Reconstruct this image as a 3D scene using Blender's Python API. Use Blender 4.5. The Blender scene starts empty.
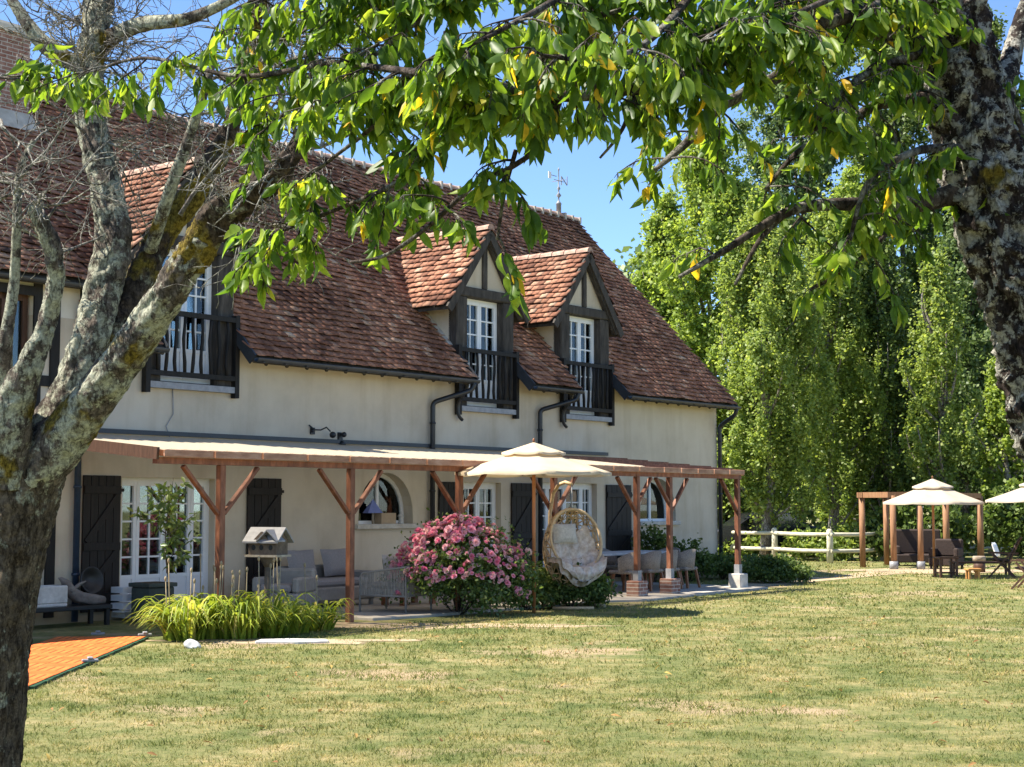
import bpy, math, random
import numpy as np
from mathutils import Vector, Matrix, noise as mnoise
random.seed(7); rng = np.random.default_rng(7)
R = math.radians
scene = bpy.context.scene
COL = scene.collection

# ------------------------------------------------------------------ camera, sky, sun, exposure
CAM_H = 1.75; FPX = 1540.0; PITCH = math.atan(121.5 / FPX)
cam_d = bpy.data.cameras.new('camera'); cam = bpy.data.objects.new('camera', cam_d); COL.objects.link(cam)
cam.location = (0, 0, CAM_H); cam.rotation_euler = (R(90) + PITCH, 0, 0)
cam_d.sensor_width = 36; cam_d.lens = 36 * FPX / 1024; cam_d.clip_end = 2000; cam_d.clip_start = 0.05
scene.camera = cam
SUN = Vector((-0.67, -0.04, 1.0)).normalized()          # towards the sun: high on the left
world = bpy.data.worlds.new('World'); scene.world = world; world.use_nodes = True
wn = world.node_tree
sky = wn.nodes.new('ShaderNodeTexSky'); sky.sky_type = 'NISHITA'; sky.sun_disc = False
sky.sun_elevation = math.asin(SUN.z); sky.sun_rotation = math.atan2(SUN.x, SUN.y)
sky.air_density = 0.9; sky.dust_density = 0.0; sky.ozone_density = 6.0; sky.altitude = 1500
bg = wn.nodes['Background']; bg.inputs[1].default_value = 0.088
wn.links.new(sky.outputs[0], bg.inputs[0])
sun_d = bpy.data.lights.new('sun', 'SUN'); sun = bpy.data.objects.new('sun', sun_d); COL.objects.link(sun)
sun_d.energy = 4.4; sun_d.angle = R(0.5); sun_d.color = (1.0, 0.93, 0.82)
sun.rotation_euler = (-SUN).to_track_quat('-Z', 'Y').to_euler(); sun.location = (-20, 20, 40)
vs = scene.view_settings; vs.view_transform = 'Standard'; vs.look = 'None'; vs.gamma = 1; vs.exposure = 1.65
vs.use_curve_mapping = False
scene.cycles.max_bounces = 7; scene.cycles.diffuse_bounces = 4; scene.cycles.glossy_bounces = 3
scene.cycles.transmission_bounces = 4; scene.cycles.transparent_max_bounces = 8

# ------------------------------------------------------------------ helpers
def pt(px, py, Y):
    """world point seen at photo pixel (px, py), at Y metres in front of the camera"""
    x = (px - 512) / FPX; y = (383.5 - py) / FPX
    r = Vector((x, math.cos(PITCH) - y * math.sin(PITCH), math.sin(PITCH) + y * math.cos(PITCH)))
    r = r * (Y / r.y)
    return Vector((r.x, r.y, r.z + CAM_H))
HD = Vector((0.60961516, 0.79269752, 0)); HN = Vector((0.79269752, -0.60961516, 0)); HC = Vector((5.0932, 38.332, 0))
HROT = math.atan2(-HD.y, -HD.x)                        # house axes: u runs left along the facade, v out of it
def W(u, v, z=0): return HC - HD * u + HN * v + Vector((0, 0, z))

def link(name, me, mat, parent=None, loc=None, rotz=0):
    o = bpy.data.objects.new(name, me); COL.objects.link(o)
    if mat is not None: me.materials.append(mat)
    if parent is not None: o.parent = parent
    if loc is not None: o.location = loc
    if rotz: o.rotation_euler = (0, 0, rotz)
    return o
def tag(o, label=None, cat=None, group=None, kind=None):
    if label: o['label'] = label
    if cat: o['category'] = cat
    if group: o['group'] = group
    if kind: o['kind'] = kind
    return o
def thing(name, label, cat, loc=(0, 0, 0), rotz=0, group=None):
    o = bpy.data.objects.new(name, None); COL.objects.link(o); o.empty_display_size = 0.2
    o.location = loc; o.rotation_euler = (0, 0, rotz)
    return tag(o, label, cat, group)
def dup(root, loc, rotz=None, label=None, scale=None):
    r = root.copy(); COL.objects.link(r); r.location = loc
    if rotz is not None: r.rotation_euler = (0, 0, rotz)
    if label: r['label'] = label
    if scale: r.scale = (scale,) * 3
    def kids(a, b):
        for ch in list(a.children):
            c = ch.copy(); COL.objects.link(c); c.parent = b; kids(ch, c)
    kids(root, r)
    return r
def np_mesh(name, V, F, mat, parent=None, loc=None, rnd=None, smooth=False, rotz=0):
    V = np.ascontiguousarray(V, dtype=np.float32); F = np.ascontiguousarray(F, dtype=np.int32)
    me = bpy.data.meshes.new(name); M, k = F.shape
    me.vertices.add(len(V)); me.vertices.foreach_set('co', V.ravel())
    me.loops.add(M * k); me.loops.foreach_set('vertex_index', F.ravel())
    me.polygons.add(M); me.polygons.foreach_set('loop_start', np.arange(0, M * k, k, dtype=np.int32))
    if smooth: me.polygons.foreach_set('use_smooth', np.ones(M, dtype=bool))
    me.update(calc_edges=True)
    if rnd is not None:
        a = me.attributes.new('rnd', 'FLOAT', 'FACE'); a.data.foreach_set('value', np.ascontiguousarray(rnd, dtype=np.float32))
    return link(name, me, mat, parent, loc, rotz)
def scatter(tv, tf, pos, X, Y, Z, sc):
    """copies of a template (x,y,z axes X,Y,Z per copy)"""
    tv = np.asarray(tv, float); tf = np.asarray(tf, int); N = len(pos); k = len(tv)
    sc = np.asarray(sc, float)
    if sc.ndim == 1: sc = np.repeat(sc[:, None], 3, 1)
    V = pos[:, None, :] + (tv[None, :, 0:1] * sc[:, None, 0:1]) * X[:, None, :] + (tv[None, :, 1:2] * sc[:, None, 1:2]) * Y[:, None, :] \
        + (tv[None, :, 2:3] * sc[:, None, 2:3]) * Z[:, None, :]
    F = tf[None] + (np.arange(N) * k)[:, None, None]
    return V.reshape(-1, 3), F.reshape(-1, tf.shape[1])
def unit(a): return a / np.maximum(np.linalg.norm(a, axis=1, keepdims=True), 1e-9)
def frames(Y, Nrm):
    Y = unit(Y); X = unit(np.cross(Y, Nrm)); Z = np.cross(X, Y); return X, Y, Z
def rdir(n): return unit(rng.normal(size=(n, 3)))

class MB:
    def __init__(s): s.v = []; s.f = []; s.sm = []
    def add(s, v, f, smooth=False):
        b = len(s.v); s.v += [tuple(q) for q in v]
        for q in f: s.f.append(tuple(i + b for i in q)); s.sm.append(smooth)
        return s
    def box(s, x0, x1, y0, y1, z0, z1):
        v = [(x0,y0,z0),(x1,y0,z0),(x1,y1,z0),(x0,y1,z0),(x0,y0,z1),(x1,y0,z1),(x1,y1,z1),(x0,y1,z1)]
        return s.add(v, [(0,3,2,1),(4,5,6,7),(0,1,5,4),(1,2,6,5),(2,3,7,6),(3,0,4,7)])
    def bar(s, p, q, w, h, up=(0, 0, 1)):
        p = Vector(p); q = Vector(q); d = (q - p).normalized(); up = Vector(up)
        x = d.cross(up)
        if x.length < 1e-4: x = d.cross(Vector((0, 1, 0)))
        x.normalize(); y = x.cross(d)
        v = []
        for c in (p, q):
            for a, b in ((-1,-1),(1,-1),(1,1),(-1,1)): v.append(c + x * a * w / 2 + y * b * h / 2)
        return s.add(v, [(0,1,2,3),(7,6,5,4),(0,4,5,1),(1,5,6,2),(2,6,7,3),(3,7,4,0)])
    def tube(s, pts, rad, n=8, cap=True, noise=0, seed=0, crag=None):
        pts = [Vector(p) for p in pts]
        if not isinstance(rad, (list, tuple)): rad = [rad] * len(pts)
        rn = random.Random(seed); base = len(s.v); x = None; ph = [rn.random() * 6.28 for _ in range(6)]
        slen = 0
        for i, p in enumerate(pts):
            if i: slen += (p - pts[i-1]).length
            d = (pts[min(i+1, len(pts)-1)] - pts[max(i-1, 0)]).normalized()
            if x is None:
                x = d.orthogonal().normalized()
            x = (x - d * x.dot(d))
            if x.length < 1e-5: x = d.orthogonal()
            x.normalize(); y = d.cross(x)
            for j in range(n):
                a = j * 2 * math.pi / n; r = rad[i]
                if noise:
                    r *= 1 + noise * (0.5 * math.sin(3*a + ph[0] + 1.3*math.sin(slen*2.3/max(rad[i],.05)*.12)) + 0.35 * math.sin(7*a + ph[1] + slen*4) * math.sin(slen*2 + ph[2]) + 0.5 * math.sin(2*a + slen*1.5 + ph[3]) + (0 if crag else rn.uniform(-.45, .45)))
                if crag:
                    q = Vector((math.cos(a) * rad[i] * crag[1], math.sin(a) * rad[i] * crag[1], slen * crag[1] * crag[2] + seed * 7)); hh = 0; am = 1
                    for _ in range(4): hh += am * (.28 - abs(mnoise.noise(q))); q = q * 2.15; am *= .55
                    r += crag[0] * hh
                s.v.append(tuple(p + (x * math.cos(a) + y * math.sin(a)) * r))
        for i in range(len(pts) - 1):
            for j in range(n):
                a = base + i*n + j; b = base + i*n + (j+1) % n
                s.f.append((a, b, b + n, a + n)); s.sm.append(True)
        if cap:
            s.f.append(tuple(base + j for j in reversed(range(n)))); s.sm.append(False)
            e = base + (len(pts)-1)*n; s.f.append(tuple(e + j for j in range(n))); s.sm.append(False)
        return s
    def prism(s, poly, a0, a1, axis='x'):
        """closed 2D polygon extruded along an axis"""
        def P(p, t): return (t, p[0], p[1]) if axis == 'x' else ((p[0], t, p[1]) if axis == 'y' else (p[0], p[1], t))
        k = len(poly); v = [P(p, a0) for p in poly] + [P(p, a1) for p in poly]
        f = [tuple(reversed(range(k))), tuple(range(k, 2*k))] + [(i, (i+1) % k, (i+1) % k + k, i + k) for i in range(k)]
        return s.add(v, f)
    def lathe(s, prof, n=16, c=(0, 0, 0), smooth=True):
        base = len(s.v)
        for r, z in prof:
            for j in range(n):
                a = j * 2 * math.pi / n; s.v.append((c[0] + r*math.cos(a), c[1] + r*math.sin(a), c[2] + z))
        for i in range(len(prof)-1):
            for j in range(n):
                a = base + i*n + j; b = base + i*n + (j+1) % n
                s.f.append((a, b, b+n, a+n)); s.sm.append(smooth)
        s.f.append(tuple(base + j for j in reversed(range(n)))); s.sm.append(False)
        e = base + (len(prof)-1)*n; s.f.append(tuple(e+j for j in range(n))); s.sm.append(False)
        return s
    def ball(s, c, r, n=10, m=7, flat=1.0):
        return s.lathe([(max(r*math.sin(math.pi*i/m), 1e-4), -r*flat*math.cos(math.pi*i/m)) for i in range(m+1)], n, c)
    def pillow(s, c, w, h, t, ax=(1,0,0), up=(0,0,1), n=8):
        """puffy rectangular cushion"""
        c = Vector(c); ax = Vector(ax).normalized(); up = Vector(up).normalized(); nn = ax.cross(up)
        base = len(s.v)
        for sd in (1, -1):
            for i in range(n+1):
                for j in range(n+1):
                    a = i/n*2-1; b = j/n*2-1
                    th = t/2 * ((1-a**4)*(1-b**4))**0.5
                    pin = 1 - 0.06*(1 - abs(a*b))
                    s.v.append(tuple(c + ax*a*w/2*pin + up*b*h/2*pin + nn*sd*th))
        N = (n+1)**2
        for sd in (0, 1):
            for i in range(n):
                for j in range(n):
                    a = base + sd*N + i*(n+1)+j
                    q = (a, a+n+1, a+n+2, a+1)
                    s.f.append(q if sd else q[::-1]); s.sm.append(True)
        return s
    def build(s, name, mat, parent=None, loc=None, rotz=0, bevel=0, off=None):
        V = s.v if off is None else [tuple(Vector(p) - Vector(off)) for p in s.v]
        me = bpy.data.meshes.new(name); me.from_pydata(V, [], s.f)
        me.polygons.foreach_set('use_smooth', s.sm); me.update()
        o = link(name, me, mat, parent, loc, rotz)
        if bevel:
            b = o.modifiers.new('bevel', 'BEVEL'); b.width = bevel; b.segments = 1; b.limit_method = 'ANGLE'
        return o

# ------------------------------------------------------------------ materials
def ramp(nt, fac, stops, interp='LINEAR'):
    r = nt.nodes.new('ShaderNodeValToRGB'); r.color_ramp.interpolation = interp
    e = r.color_ramp.elements
    while len(e) < len(stops): e.new(0.5)
    for i, (p, c) in enumerate(stops): e[i].position = p; e[i].color = (*c, 1)
    nt.links.new(fac, r.inputs[0]); return r.outputs[0]
def noise(nt, scale, detail=4, rough=0.55, vec=None, stretch=None):
    if vec is None:
        tc = nt.nodes.new('ShaderNodeTexCoord'); vec = tc.outputs['Object']
    if stretch:
        m = nt.nodes.new('ShaderNodeMapping'); m.inputs['Scale'].default_value = stretch
        nt.links.new(vec, m.inputs[0]); vec = m.outputs[0]
    n = nt.nodes.new('ShaderNodeTexNoise'); n.inputs['Scale'].default_value = scale
    n.inputs['Detail'].default_value = detail; n.inputs['Roughness'].default_value = rough
    nt.links.new(vec, n.inputs['Vector']); return n.outputs['Fac']
def mixc(nt, f, a, b, mode='MIX'):
    m = nt.nodes.new('ShaderNodeMix'); m.data_type = 'RGBA'; m.blend_type = mode
    for sck, val in ((m.inputs[0], f), (m.inputs[6], a), (m.inputs[7], b)):
        if hasattr(val, 'links'): nt.links.new(val, sck)
        elif isinstance(val, (int, float)): sck.default_value = val
        else: sck.default_value = (*val, 1)
    return m.outputs[2]
def attr(nt, name='rnd'):
    a = nt.nodes.new('ShaderNodeAttribute'); a.attribute_name = name; return a.outputs['Fac']
def base_mat(name, rough=0.7, spec=0.3):
    m = bpy.data.materials.new(name); m.use_nodes = True; nt = m.node_tree
    b = nt.nodes['Principled BSDF']; b.inputs['Roughness'].default_value = rough
    b.inputs['Specular IOR Level'].default_value = spec
    return m, nt, b
def bump(nt, b, h, strength=0.4, dist=0.02):
    n = nt.nodes.new('ShaderNodeBump'); n.inputs['Strength'].default_value = strength; n.inputs['Distance'].default_value = dist
    nt.links.new(h, n.inputs['Height']); nt.links.new(n.outputs[0], b.inputs['Normal'])
def mat(name, stops, scale=8, rough=0.7, bmp=0.3, dist=0.01, stretch=None, spec=0.3, detail=5, metal=0):
    m, nt, b = base_mat(name, rough, spec); b.inputs['Metallic'].default_value = metal
    f = noise(nt, scale, detail, 0.6, stretch=stretch)
    nt.links.new(ramp(nt, f, stops), b.inputs['Base Color'])
    if bmp: bump(nt, b, f, bmp, dist)
    return m
def two(c, k=0.75, lo=0.35, hi=0.65): return [(lo, tuple(x*k for x in c)), (hi, c)]
def leaf_mat(name, stops, trans=(0.25, 0.4, 0.05), tf=0.4, rough=0.45, spec=0.35, patch=None):
    m, nt, b = base_mat(name, rough, spec); a = attr(nt)
    c = ramp(nt, a, stops)
    c = mixc(nt, 1.0, c, ramp(nt, noise(nt, 38, 3, .6), [(0.35, (.74, .78, .7)), (0.65, (1.16, 1.12, 1.1))]), 'MULTIPLY')
    if patch:
        f = ramp(nt, noise(nt, patch[0], 2), [(0.4, (0, 0, 0)), (0.6, (1, 1, 1))]); c = mixc(nt, f, c, mixc(nt, 1.0, c, patch[1], 'MULTIPLY'))
    nt.links.new(c, b.inputs['Base Color'])
    t = nt.nodes.new('ShaderNodeBsdfTranslucent')
    nt.links.new(mixc(nt, 1.0, c, trans, 'MULTIPLY'), t.inputs[0])
    mx = nt.nodes.new('ShaderNodeMixShader'); mx.inputs[0].default_value = tf
    nt.links.new(b.outputs[0], mx.inputs[1]); nt.links.new(t.outputs[0], mx.inputs[2])
    nt.links.new(mx.outputs[0], nt.nodes['Material Output'].inputs[0])
    return m
def cloth_mat(name, c, tf=0.35, k=0.85):
    m, nt, b = base_mat(name, 0.9, 0.1)
    col = ramp(nt, noise(nt, 3, 5), two(c, k)); nt.links.new(col, b.inputs['Base Color'])
    t = nt.nodes.new('ShaderNodeBsdfTranslucent'); nt.links.new(col, t.inputs[0])
    mx = nt.nodes.new('ShaderNodeMixShader'); mx.inputs[0].default_value = tf
    nt.links.new(b.outputs[0], mx.inputs[1]); nt.links.new(t.outputs[0], mx.inputs[2])
    nt.links.new(mx.outputs[0], nt.nodes['Material Output'].inputs[0]); bump(nt, b, noise(nt, 60, 2), .2, .003)
    return m

M = {}
# lime plaster: blotched, stained
m, nt, b = base_mat('plaster', 0.92, 0.1)
c1 = ramp(nt, noise(nt, 0.7, 6, 0.6), [(0.30, (0.47, 0.395, 0.295)), (0.52, (0.59, 0.505, 0.385)), (0.72, (0.65, 0.57, 0.45))])
st = ramp(nt, noise(nt, 1.3, 5, 0.6, stretch=(1.6, 1.6, 0.22)), [(0.50, (1, 1, 1)), (0.76, (0.82, 0.79, 0.74))])
c1 = mixc(nt, 1.0, c1, st, 'MULTIPLY')
tc = nt.nodes.new('ShaderNodeTexCoord'); sx = nt.nodes.new('ShaderNodeSeparateXYZ'); nt.links.new(tc.outputs['Object'], sx.inputs[0])
ad = nt.nodes.new('ShaderNodeMath'); ad.operation = 'MULTIPLY_ADD'; ad.inputs[1].default_value = 0.9; nt.links.new(noise(nt, 3.5, 5, .65), ad.inputs[0]); ad.inputs[2].default_value = -0.35
sb_ = nt.nodes.new('ShaderNodeMath'); sb_.operation = 'SUBTRACT'; nt.links.new(sx.outputs[2], sb_.inputs[0]); nt.links.new(ad.outputs[0], sb_.inputs[1])
c1 = mixc(nt, 1.0, c1, ramp(nt, sb_.outputs[0], [(0.05, (0.60, 0.55, 0.46)), (0.5, (1, 1, 1))]), 'MULTIPLY')
nt.links.new(c1, b.inputs['Base Color']); bump(nt, b, noise(nt, 22, 6, 0.7), 0.35, 0.012)
M['plaster'] = m
M['panel_plaster'] = mat('panel_plaster', [(0.3, (0.60, 0.55, 0.45)), (0.7, (0.70, 0.65, 0.55))], 3, 0.9, 0.2)
# clay tiles
m, nt, b = base_mat('clay_tile', 0.85, 0.2); a = attr(nt)
c1 = ramp(nt, a, [(0.0, (0.085, 0.052, 0.043)), (0.14, (0.17, 0.087, 0.064)), (0.32, (0.275, 0.135, 0.092)), (0.55, (0.36, 0.185, 0.125)), (0.78, (0.44, 0.245, 0.17)), (0.93, (0.52, 0.36, 0.265)), (1.0, (0.60, 0.47, 0.37))])
c2 = ramp(nt, noise(nt, 0.55, 5, 0.6), [(0.35, (0.62, 0.60, 0.60)), (0.65, (1.1, 1.04, 1.0))])
st = ramp(nt, noise(nt, 2.2, 5, .65, stretch=(1, .25, .25)), [(0.38, (0.66, 0.64, 0.62)), (0.58, (1.05, 1.03, 1.0))]); c2 = mixc(nt, 1.0, c2, st, 'MULTIPLY')
c3 = ramp(nt, noise(nt, 18, 4, 0.65), [(0.35, (0.62, 0.60, 0.60)), (0.6, (1.08, 1.05, 1.0))])
ml = ramp(nt, noise(nt, 1.1, 7, .72), [(0.60, (0, 0, 0)), (0.72, (.55, .55, .55))])
nt.links.new(mixc(nt, ml, mixc(nt, 1.0, mixc(nt, 1.0, c1, c2, 'MULTIPLY'), c3, 'MULTIPLY'), (0.20, 0.17, 0.12)), b.inputs['Base Color']); bump(nt, b, noise(nt, 60, 4), 0.3, 0.004)
M['tile'] = m
M['tile_plain'] = mat('roof_tile_far_side', [(0.3, (0.10, 0.05, 0.04)), (0.7, (0.26, 0.12, 0.08))], 9, 0.85, 0.4)
M['ridge'] = mat('ridge_tile', [(0.3, (0.24, 0.13, 0.10)), (0.55, (0.42, 0.28, 0.21)), (0.75, (0.55, 0.47, 0.38))], 5, 0.9, 0.5, 0.02)
M['mortar'] = mat('mortar', [(0.3, (0.38, 0.33, 0.27)), (0.7, (0.56, 0.50, 0.42))], 6, 0.95, 0.4)
M['brick'] = None
m, nt, b = base_mat('brick', 0.85, 0.2)
tc = nt.nodes.new('ShaderNodeTexCoord'); bt = nt.nodes.new('ShaderNodeTexBrick'); mp = nt.nodes.new('ShaderNodeMapping')
mp.inputs['Rotation'].default_value = (R(90), 0, 0); nt.links.new(tc.outputs['Object'], mp.inputs[0]); nt.links.new(mp.outputs[0], bt.inputs[0])
bt.inputs['Color1'].default_value = (0.30, 0.12, 0.08, 1); bt.inputs['Color2'].default_value = (0.20, 0.075, 0.05, 1); bt.inputs['Mortar'].default_value = (0.5, 0.46, 0.4, 1)
bt.inputs['Scale'].default_value = 1; bt.inputs['Brick Width'].default_value = 0.22; bt.inputs['Row Height'].default_value = 0.07; bt.inputs['Mortar Size'].default_value = 0.008
nt.links.new(mixc(nt, 0.35, bt.outputs[0], ramp(nt, noise(nt, 9), [(0.3, (0.15, 0.08, 0.06)), (0.7, (0.5, 0.4, 0.33))])), b.inputs['Base Color']); M['brick'] = m
M['timber'] = mat('old_oak', [(0.3, (0.028, 0.024, 0.02)), (0.6, (0.07, 0.06, 0.05)), (0.78, (0.14, 0.12, 0.10))], 4, 0.85, 0.6, 0.02, stretch=(3, 3, .6))
M['black_wood'] = mat('black_painted_wood', [(0.35, (0.008, 0.007, 0.006)), (0.7, (0.022, 0.019, 0.016))], 5, 0.7, 0.3, stretch=(3, 3, .5))
M['shutter'] = mat('dark_brown_paint', [(0.35, (0.008, 0.006, 0.005)), (0.7, (0.02, 0.014, 0.011))], 5, 0.6, 0.3, stretch=(6, 6, .4))
M['pergola'] = mat('stained_pine', [(0.3, (0.105, 0.040, 0.022)), (0.55, (0.215, 0.083, 0.043)), (0.75, (0.33, 0.15, 0.085))], 3, 0.6, 0.3, stretch=(4, 4, 1.2))
M['pergola_pale'] = mat('weathered_pine', [(0.3, (0.26, 0.125, 0.075)), (0.55, (0.40, 0.22, 0.14)), (0.75, (0.50, 0.32, 0.23))], 3, 0.7, 0.3, stretch=(1.2, 4, 4))
M['pale_wood'] = mat('weathered_wood', [(0.3, (0.30, 0.25, 0.18)), (0.7, (0.48, 0.42, 0.33))], 6, 0.85, 0.4, stretch=(3, 3, .8))
M['fence'] = mat('fence_wood', [(0.3, (0.42, 0.38, 0.27)), (0.7, (0.64, 0.60, 0.46))], 5, 0.85, 0.4)
M['arbour'] = mat('arbour_pine', [(0.3, (0.20, 0.095, 0.045)), (0.7, (0.34, 0.18, 0.09))], 5, 0.7, 0.3, stretch=(4, 4, .6))
M['white'] = mat('white_paint', two((0.80, 0.80, 0.80), 0.93), 5, 0.45, 0.05)
M['zinc'] = mat('zinc', two((0.30, 0.30, 0.31), 0.7), 8, 0.5, 0.1, spec=0.5)
M['stone'] = mat('pale_stone', [(0.3, (0.42, 0.38, 0.32)), (0.7, (0.60, 0.56, 0.49))], 8, 0.9, 0.4)
M['white_stone'] = mat('white_stone', [(0.3, (0.42, 0.41, 0.38)), (0.7, (0.64, 0.63, 0.59))], 9, 0.9, 0.4)
M['gutter'] = mat('dark_metal', two((0.035, 0.038, 0.042), 0.7), 9, 0.5, 0.1, spec=0.5)
M['pipe'] = mat('pipe_metal', two((0.02, 0.022, 0.026), 0.7), 9, 0.4, 0.1, spec=0.5)
M['blue_pipe'] = mat('blue_pipe', two((0.03, 0.05, 0.085), 0.7), 9, 0.45, 0.1, spec=0.5)
M['black'] = mat('black_metal', two((0.012, 0.012, 0.013), 0.6), 9, 0.45, 0.1, spec=0.5)
M['terrace'] = mat('terrace_concrete', [(0.3, (0.30, 0.27, 0.22)), (0.7, (0.46, 0.42, 0.36))], 3, 0.9, 0.3)
M['path'] = mat('dirt_path', [(0.3, (0.27, 0.20, 0.12)), (0.7, (0.42, 0.33, 0.21))], 4, 0.95, 0.4)
M['grey_fabric'] = mat('grey_fabric', two((0.29, 0.275, 0.275), 0.85), 40, 0.95, 0.2, 0.004)
M['light_fabric'] = mat('light_fabric', two((0.58, 0.54, 0.48), 0.75), 25, 0.95, 0.3, 0.01)
M['cream_fabric'] = mat('cream_fabric', [(0.35, (0.46, 0.36, 0.28)), (0.65, (0.70, 0.62, 0.54))], 14, 0.95, 0.4, 0.02)
M['rope'] = mat('grey_rope', two((0.42, 0.395, 0.35), 0.6), 60, 0.9, 0.6, 0.01, stretch=(1, 1, .15))
M['grey_frame'] = mat('grey_metal', two((0.30, 0.285, 0.265), 0.8), 9, 0.5, 0.1)
M['wicker'] = mat('grey_wicker', [(0.35, (0.16, 0.13, 0.105)), (0.65, (0.40, 0.34, 0.28))], 55, 0.85, 0.7, 0.01, stretch=(1, 1, 2))
M['brown_wicker'] = mat('brown_wicker', [(0.35, (0.022, 0.015, 0.012)), (0.65, (0.06, 0.04, 0.033))], 50, 0.8, 0.6, 0.01, stretch=(1, 1, 2))
M['rattan'] = mat('rattan', two((0.62, 0.44, 0.25), 0.7), 20, 0.6, 0.2)
M['teak'] = mat('teak', two((0.30, 0.13, 0.06), 0.6), 6, 0.5, 0.2, stretch=(4, 4, .6))
M['pole_wood'] = mat('varnished_pole', two((0.42, 0.17, 0.065), 0.7), 6, 0.4, 0.1, stretch=(4, 4, .6))
M['teak_dark'] = mat('teak_dark', two((0.10, 0.05, 0.03), 0.6), 6, 0.6, 0.2, stretch=(4, 4, .6))
M['orange_wood'] = mat('orange_wood', two((0.58, 0.28, 0.09), 0.7), 6, 0.6, 0.2)
M['parasol'] = cloth_mat('parasol_cloth', (0.70, 0.58, 0.40), 0.3)
M['parasol_white'] = cloth_mat('pale_parasol_cloth', (0.60, 0.51, 0.40), 0.3)
M['stump'] = mat('stump', [(0.3, (0.18, 0.14, 0.10)), (0.7, (0.36, 0.30, 0.23))], 9, 0.9, 0.5)
M['dark_stump'] = mat('brown_board', [(0.3, (0.085, 0.062, 0.045)), (0.7, (0.19, 0.15, 0.11))], 9, 0.9, 0.5)
M['pot'] = mat('green_grey_pot', two((0.075, 0.09, 0.075), 0.7), 6, 0.7, 0.2)
M['pink_wood'] = mat('drift', [(0.3, (0.12, 0.10, 0.09)), (0.7, (0.27, 0.24, 0.21))], 8, 0.9, 0.5)
M['car'] = mat('dark_car_paint', two((0.012, 0.013, 0.016), 0.8), 2, 0.15, 0, spec=0.6)
M['tyre'] = mat('tyre', two((0.015, 0.015, 0.015), 0.7), 20, 0.9, 0.2)
M['blue_card'] = mat('blue_card', two((0.20, 0.24, 0.50), 0.8), 5, 0.8, 0.1)
M['card'] = mat('card', two((0.46, 0.34, 0.22), 0.8), 5, 0.8, 0.1)
M['green_rubber'] = mat('green_edge', two((0.02, 0.075, 0.035), 0.6), 15, 0.7, 0.1)
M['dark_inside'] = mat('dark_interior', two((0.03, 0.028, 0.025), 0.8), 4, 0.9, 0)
# window glass: mirror-like at grazing angles, see-through otherwise
m, nt, b = base_mat('window_glass', 0.03, 0.5)
fr = nt.nodes.new('ShaderNodeFresnel'); fr.inputs[0].default_value = 1.52
gl = nt.nodes.new('ShaderNodeBsdfGlossy'); gl.inputs['Roughness'].default_value = 0.02; gl.inputs[0].default_value = (.9, .95, 1, 1)
tr = nt.nodes.new('ShaderNodeBsdfTransparent'); tr.inputs[0].default_value = (.75, .8, .78, 1)
mx = nt.nodes.new('ShaderNodeMixShader'); nt.links.new(fr.outputs[0], mx.inputs[0]); nt.links.new(tr.outputs[0], mx.inputs[1]); nt.links.new(gl.outputs[0], mx.inputs[2])
nt.links.new(mx.outputs[0], nt.nodes['Material Output'].inputs[0]); M['glass'] = m
# translucent cream pergola roofing
m, nt, b = base_mat('roofing_sheet', 0.5, 0.3); b.inputs['Base Color'].default_value = (0.74, 0.66, 0.50, 1)
tl = nt.nodes.new('ShaderNodeBsdfTranslucent'); tl.inputs[0].default_value = (0.8, 0.72, 0.56, 1)
tr = nt.nodes.new('ShaderNodeBsdfTransparent'); tr.inputs[0].default_value = (0.95, 0.9, 0.8, 1)
m1 = nt.nodes.new('ShaderNodeMixShader'); m1.inputs[0].default_value = 0.35
m2 = nt.nodes.new('ShaderNodeMixShader'); m2.inputs[0].default_value = 0.42
nt.links.new(b.outputs[0], m1.inputs[1]); nt.links.new(tl.outputs[0], m1.inputs[2]); nt.links.new(m1.outputs[0], m2.inputs[1]); nt.links.new(tr.outputs[0], m2.inputs[2])
nt.links.new(m2.outputs[0], nt.nodes['Material Output'].inputs[0]); M['sheet'] = m
# bark with lichen and moss
def bark_mat(name, lich=0.5, moss=0.62, dark=(0.035, 0.028, 0.022), mid=(0.12, 0.095, 0.075), pale=(0.38, 0.39, 0.29), ls=6.5):
    m, nt, b = base_mat(name, 0.9, 0.15)
    f = noise(nt, 26, 6, 0.65, stretch=(1, 1, .35)); c = ramp(nt, f, [(0.36, dark), (0.62, mid)])
    l = ramp(nt, noise(nt, ls, 7, 0.74), [(lich, (0, 0, 0)), (lich + 0.05, (1, 1, 1))])
    lc = ramp(nt, noise(nt, 34, 4, 0.7), [(0.35, tuple(x*.55 for x in pale)), (0.65, pale)])
    c = mixc(nt, l, c, lc)
    mo = ramp(nt, noise(nt, 2.6, 4, 0.6), [(moss, (0, 0, 0)), (moss + 0.05, (1, 1, 1))])
    mc = ramp(nt, noise(nt, 45, 4, 0.7), [(0.35, (0.12, 0.085, 0.012)), (0.65, (0.36, 0.27, 0.05))])
    c = mixc(nt, mo, c, mc)
    ck = ramp(nt, noise(nt, 13, 5, .6, stretch=(1, 1, .3)), [(0.455, (1, 1, 1)), (0.495, (.22, .2, .19)), (0.535, (1, 1, 1))])
    sp = ramp(nt, noise(nt, 70, 4, .7), [(0.36, (.55, .55, .55)), (0.6, (1.1, 1.1, 1.1))])
    c = mixc(nt, 1.0, mixc(nt, .85, c, ck, 'MULTIPLY'), sp, 'MULTIPLY')
    nt.links.new(c, b.inputs['Base Color'])
    bump(nt, b, noise(nt, 30, 8, 0.75, stretch=(1, 1, .45)), 1.0, 0.035); return m
M['bark_left'] = bark_mat('lichen_bark', 0.46, 0.60, (0.06, 0.05, 0.04), (0.22, 0.18, 0.145), (0.60, 0.60, 0.45))
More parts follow.
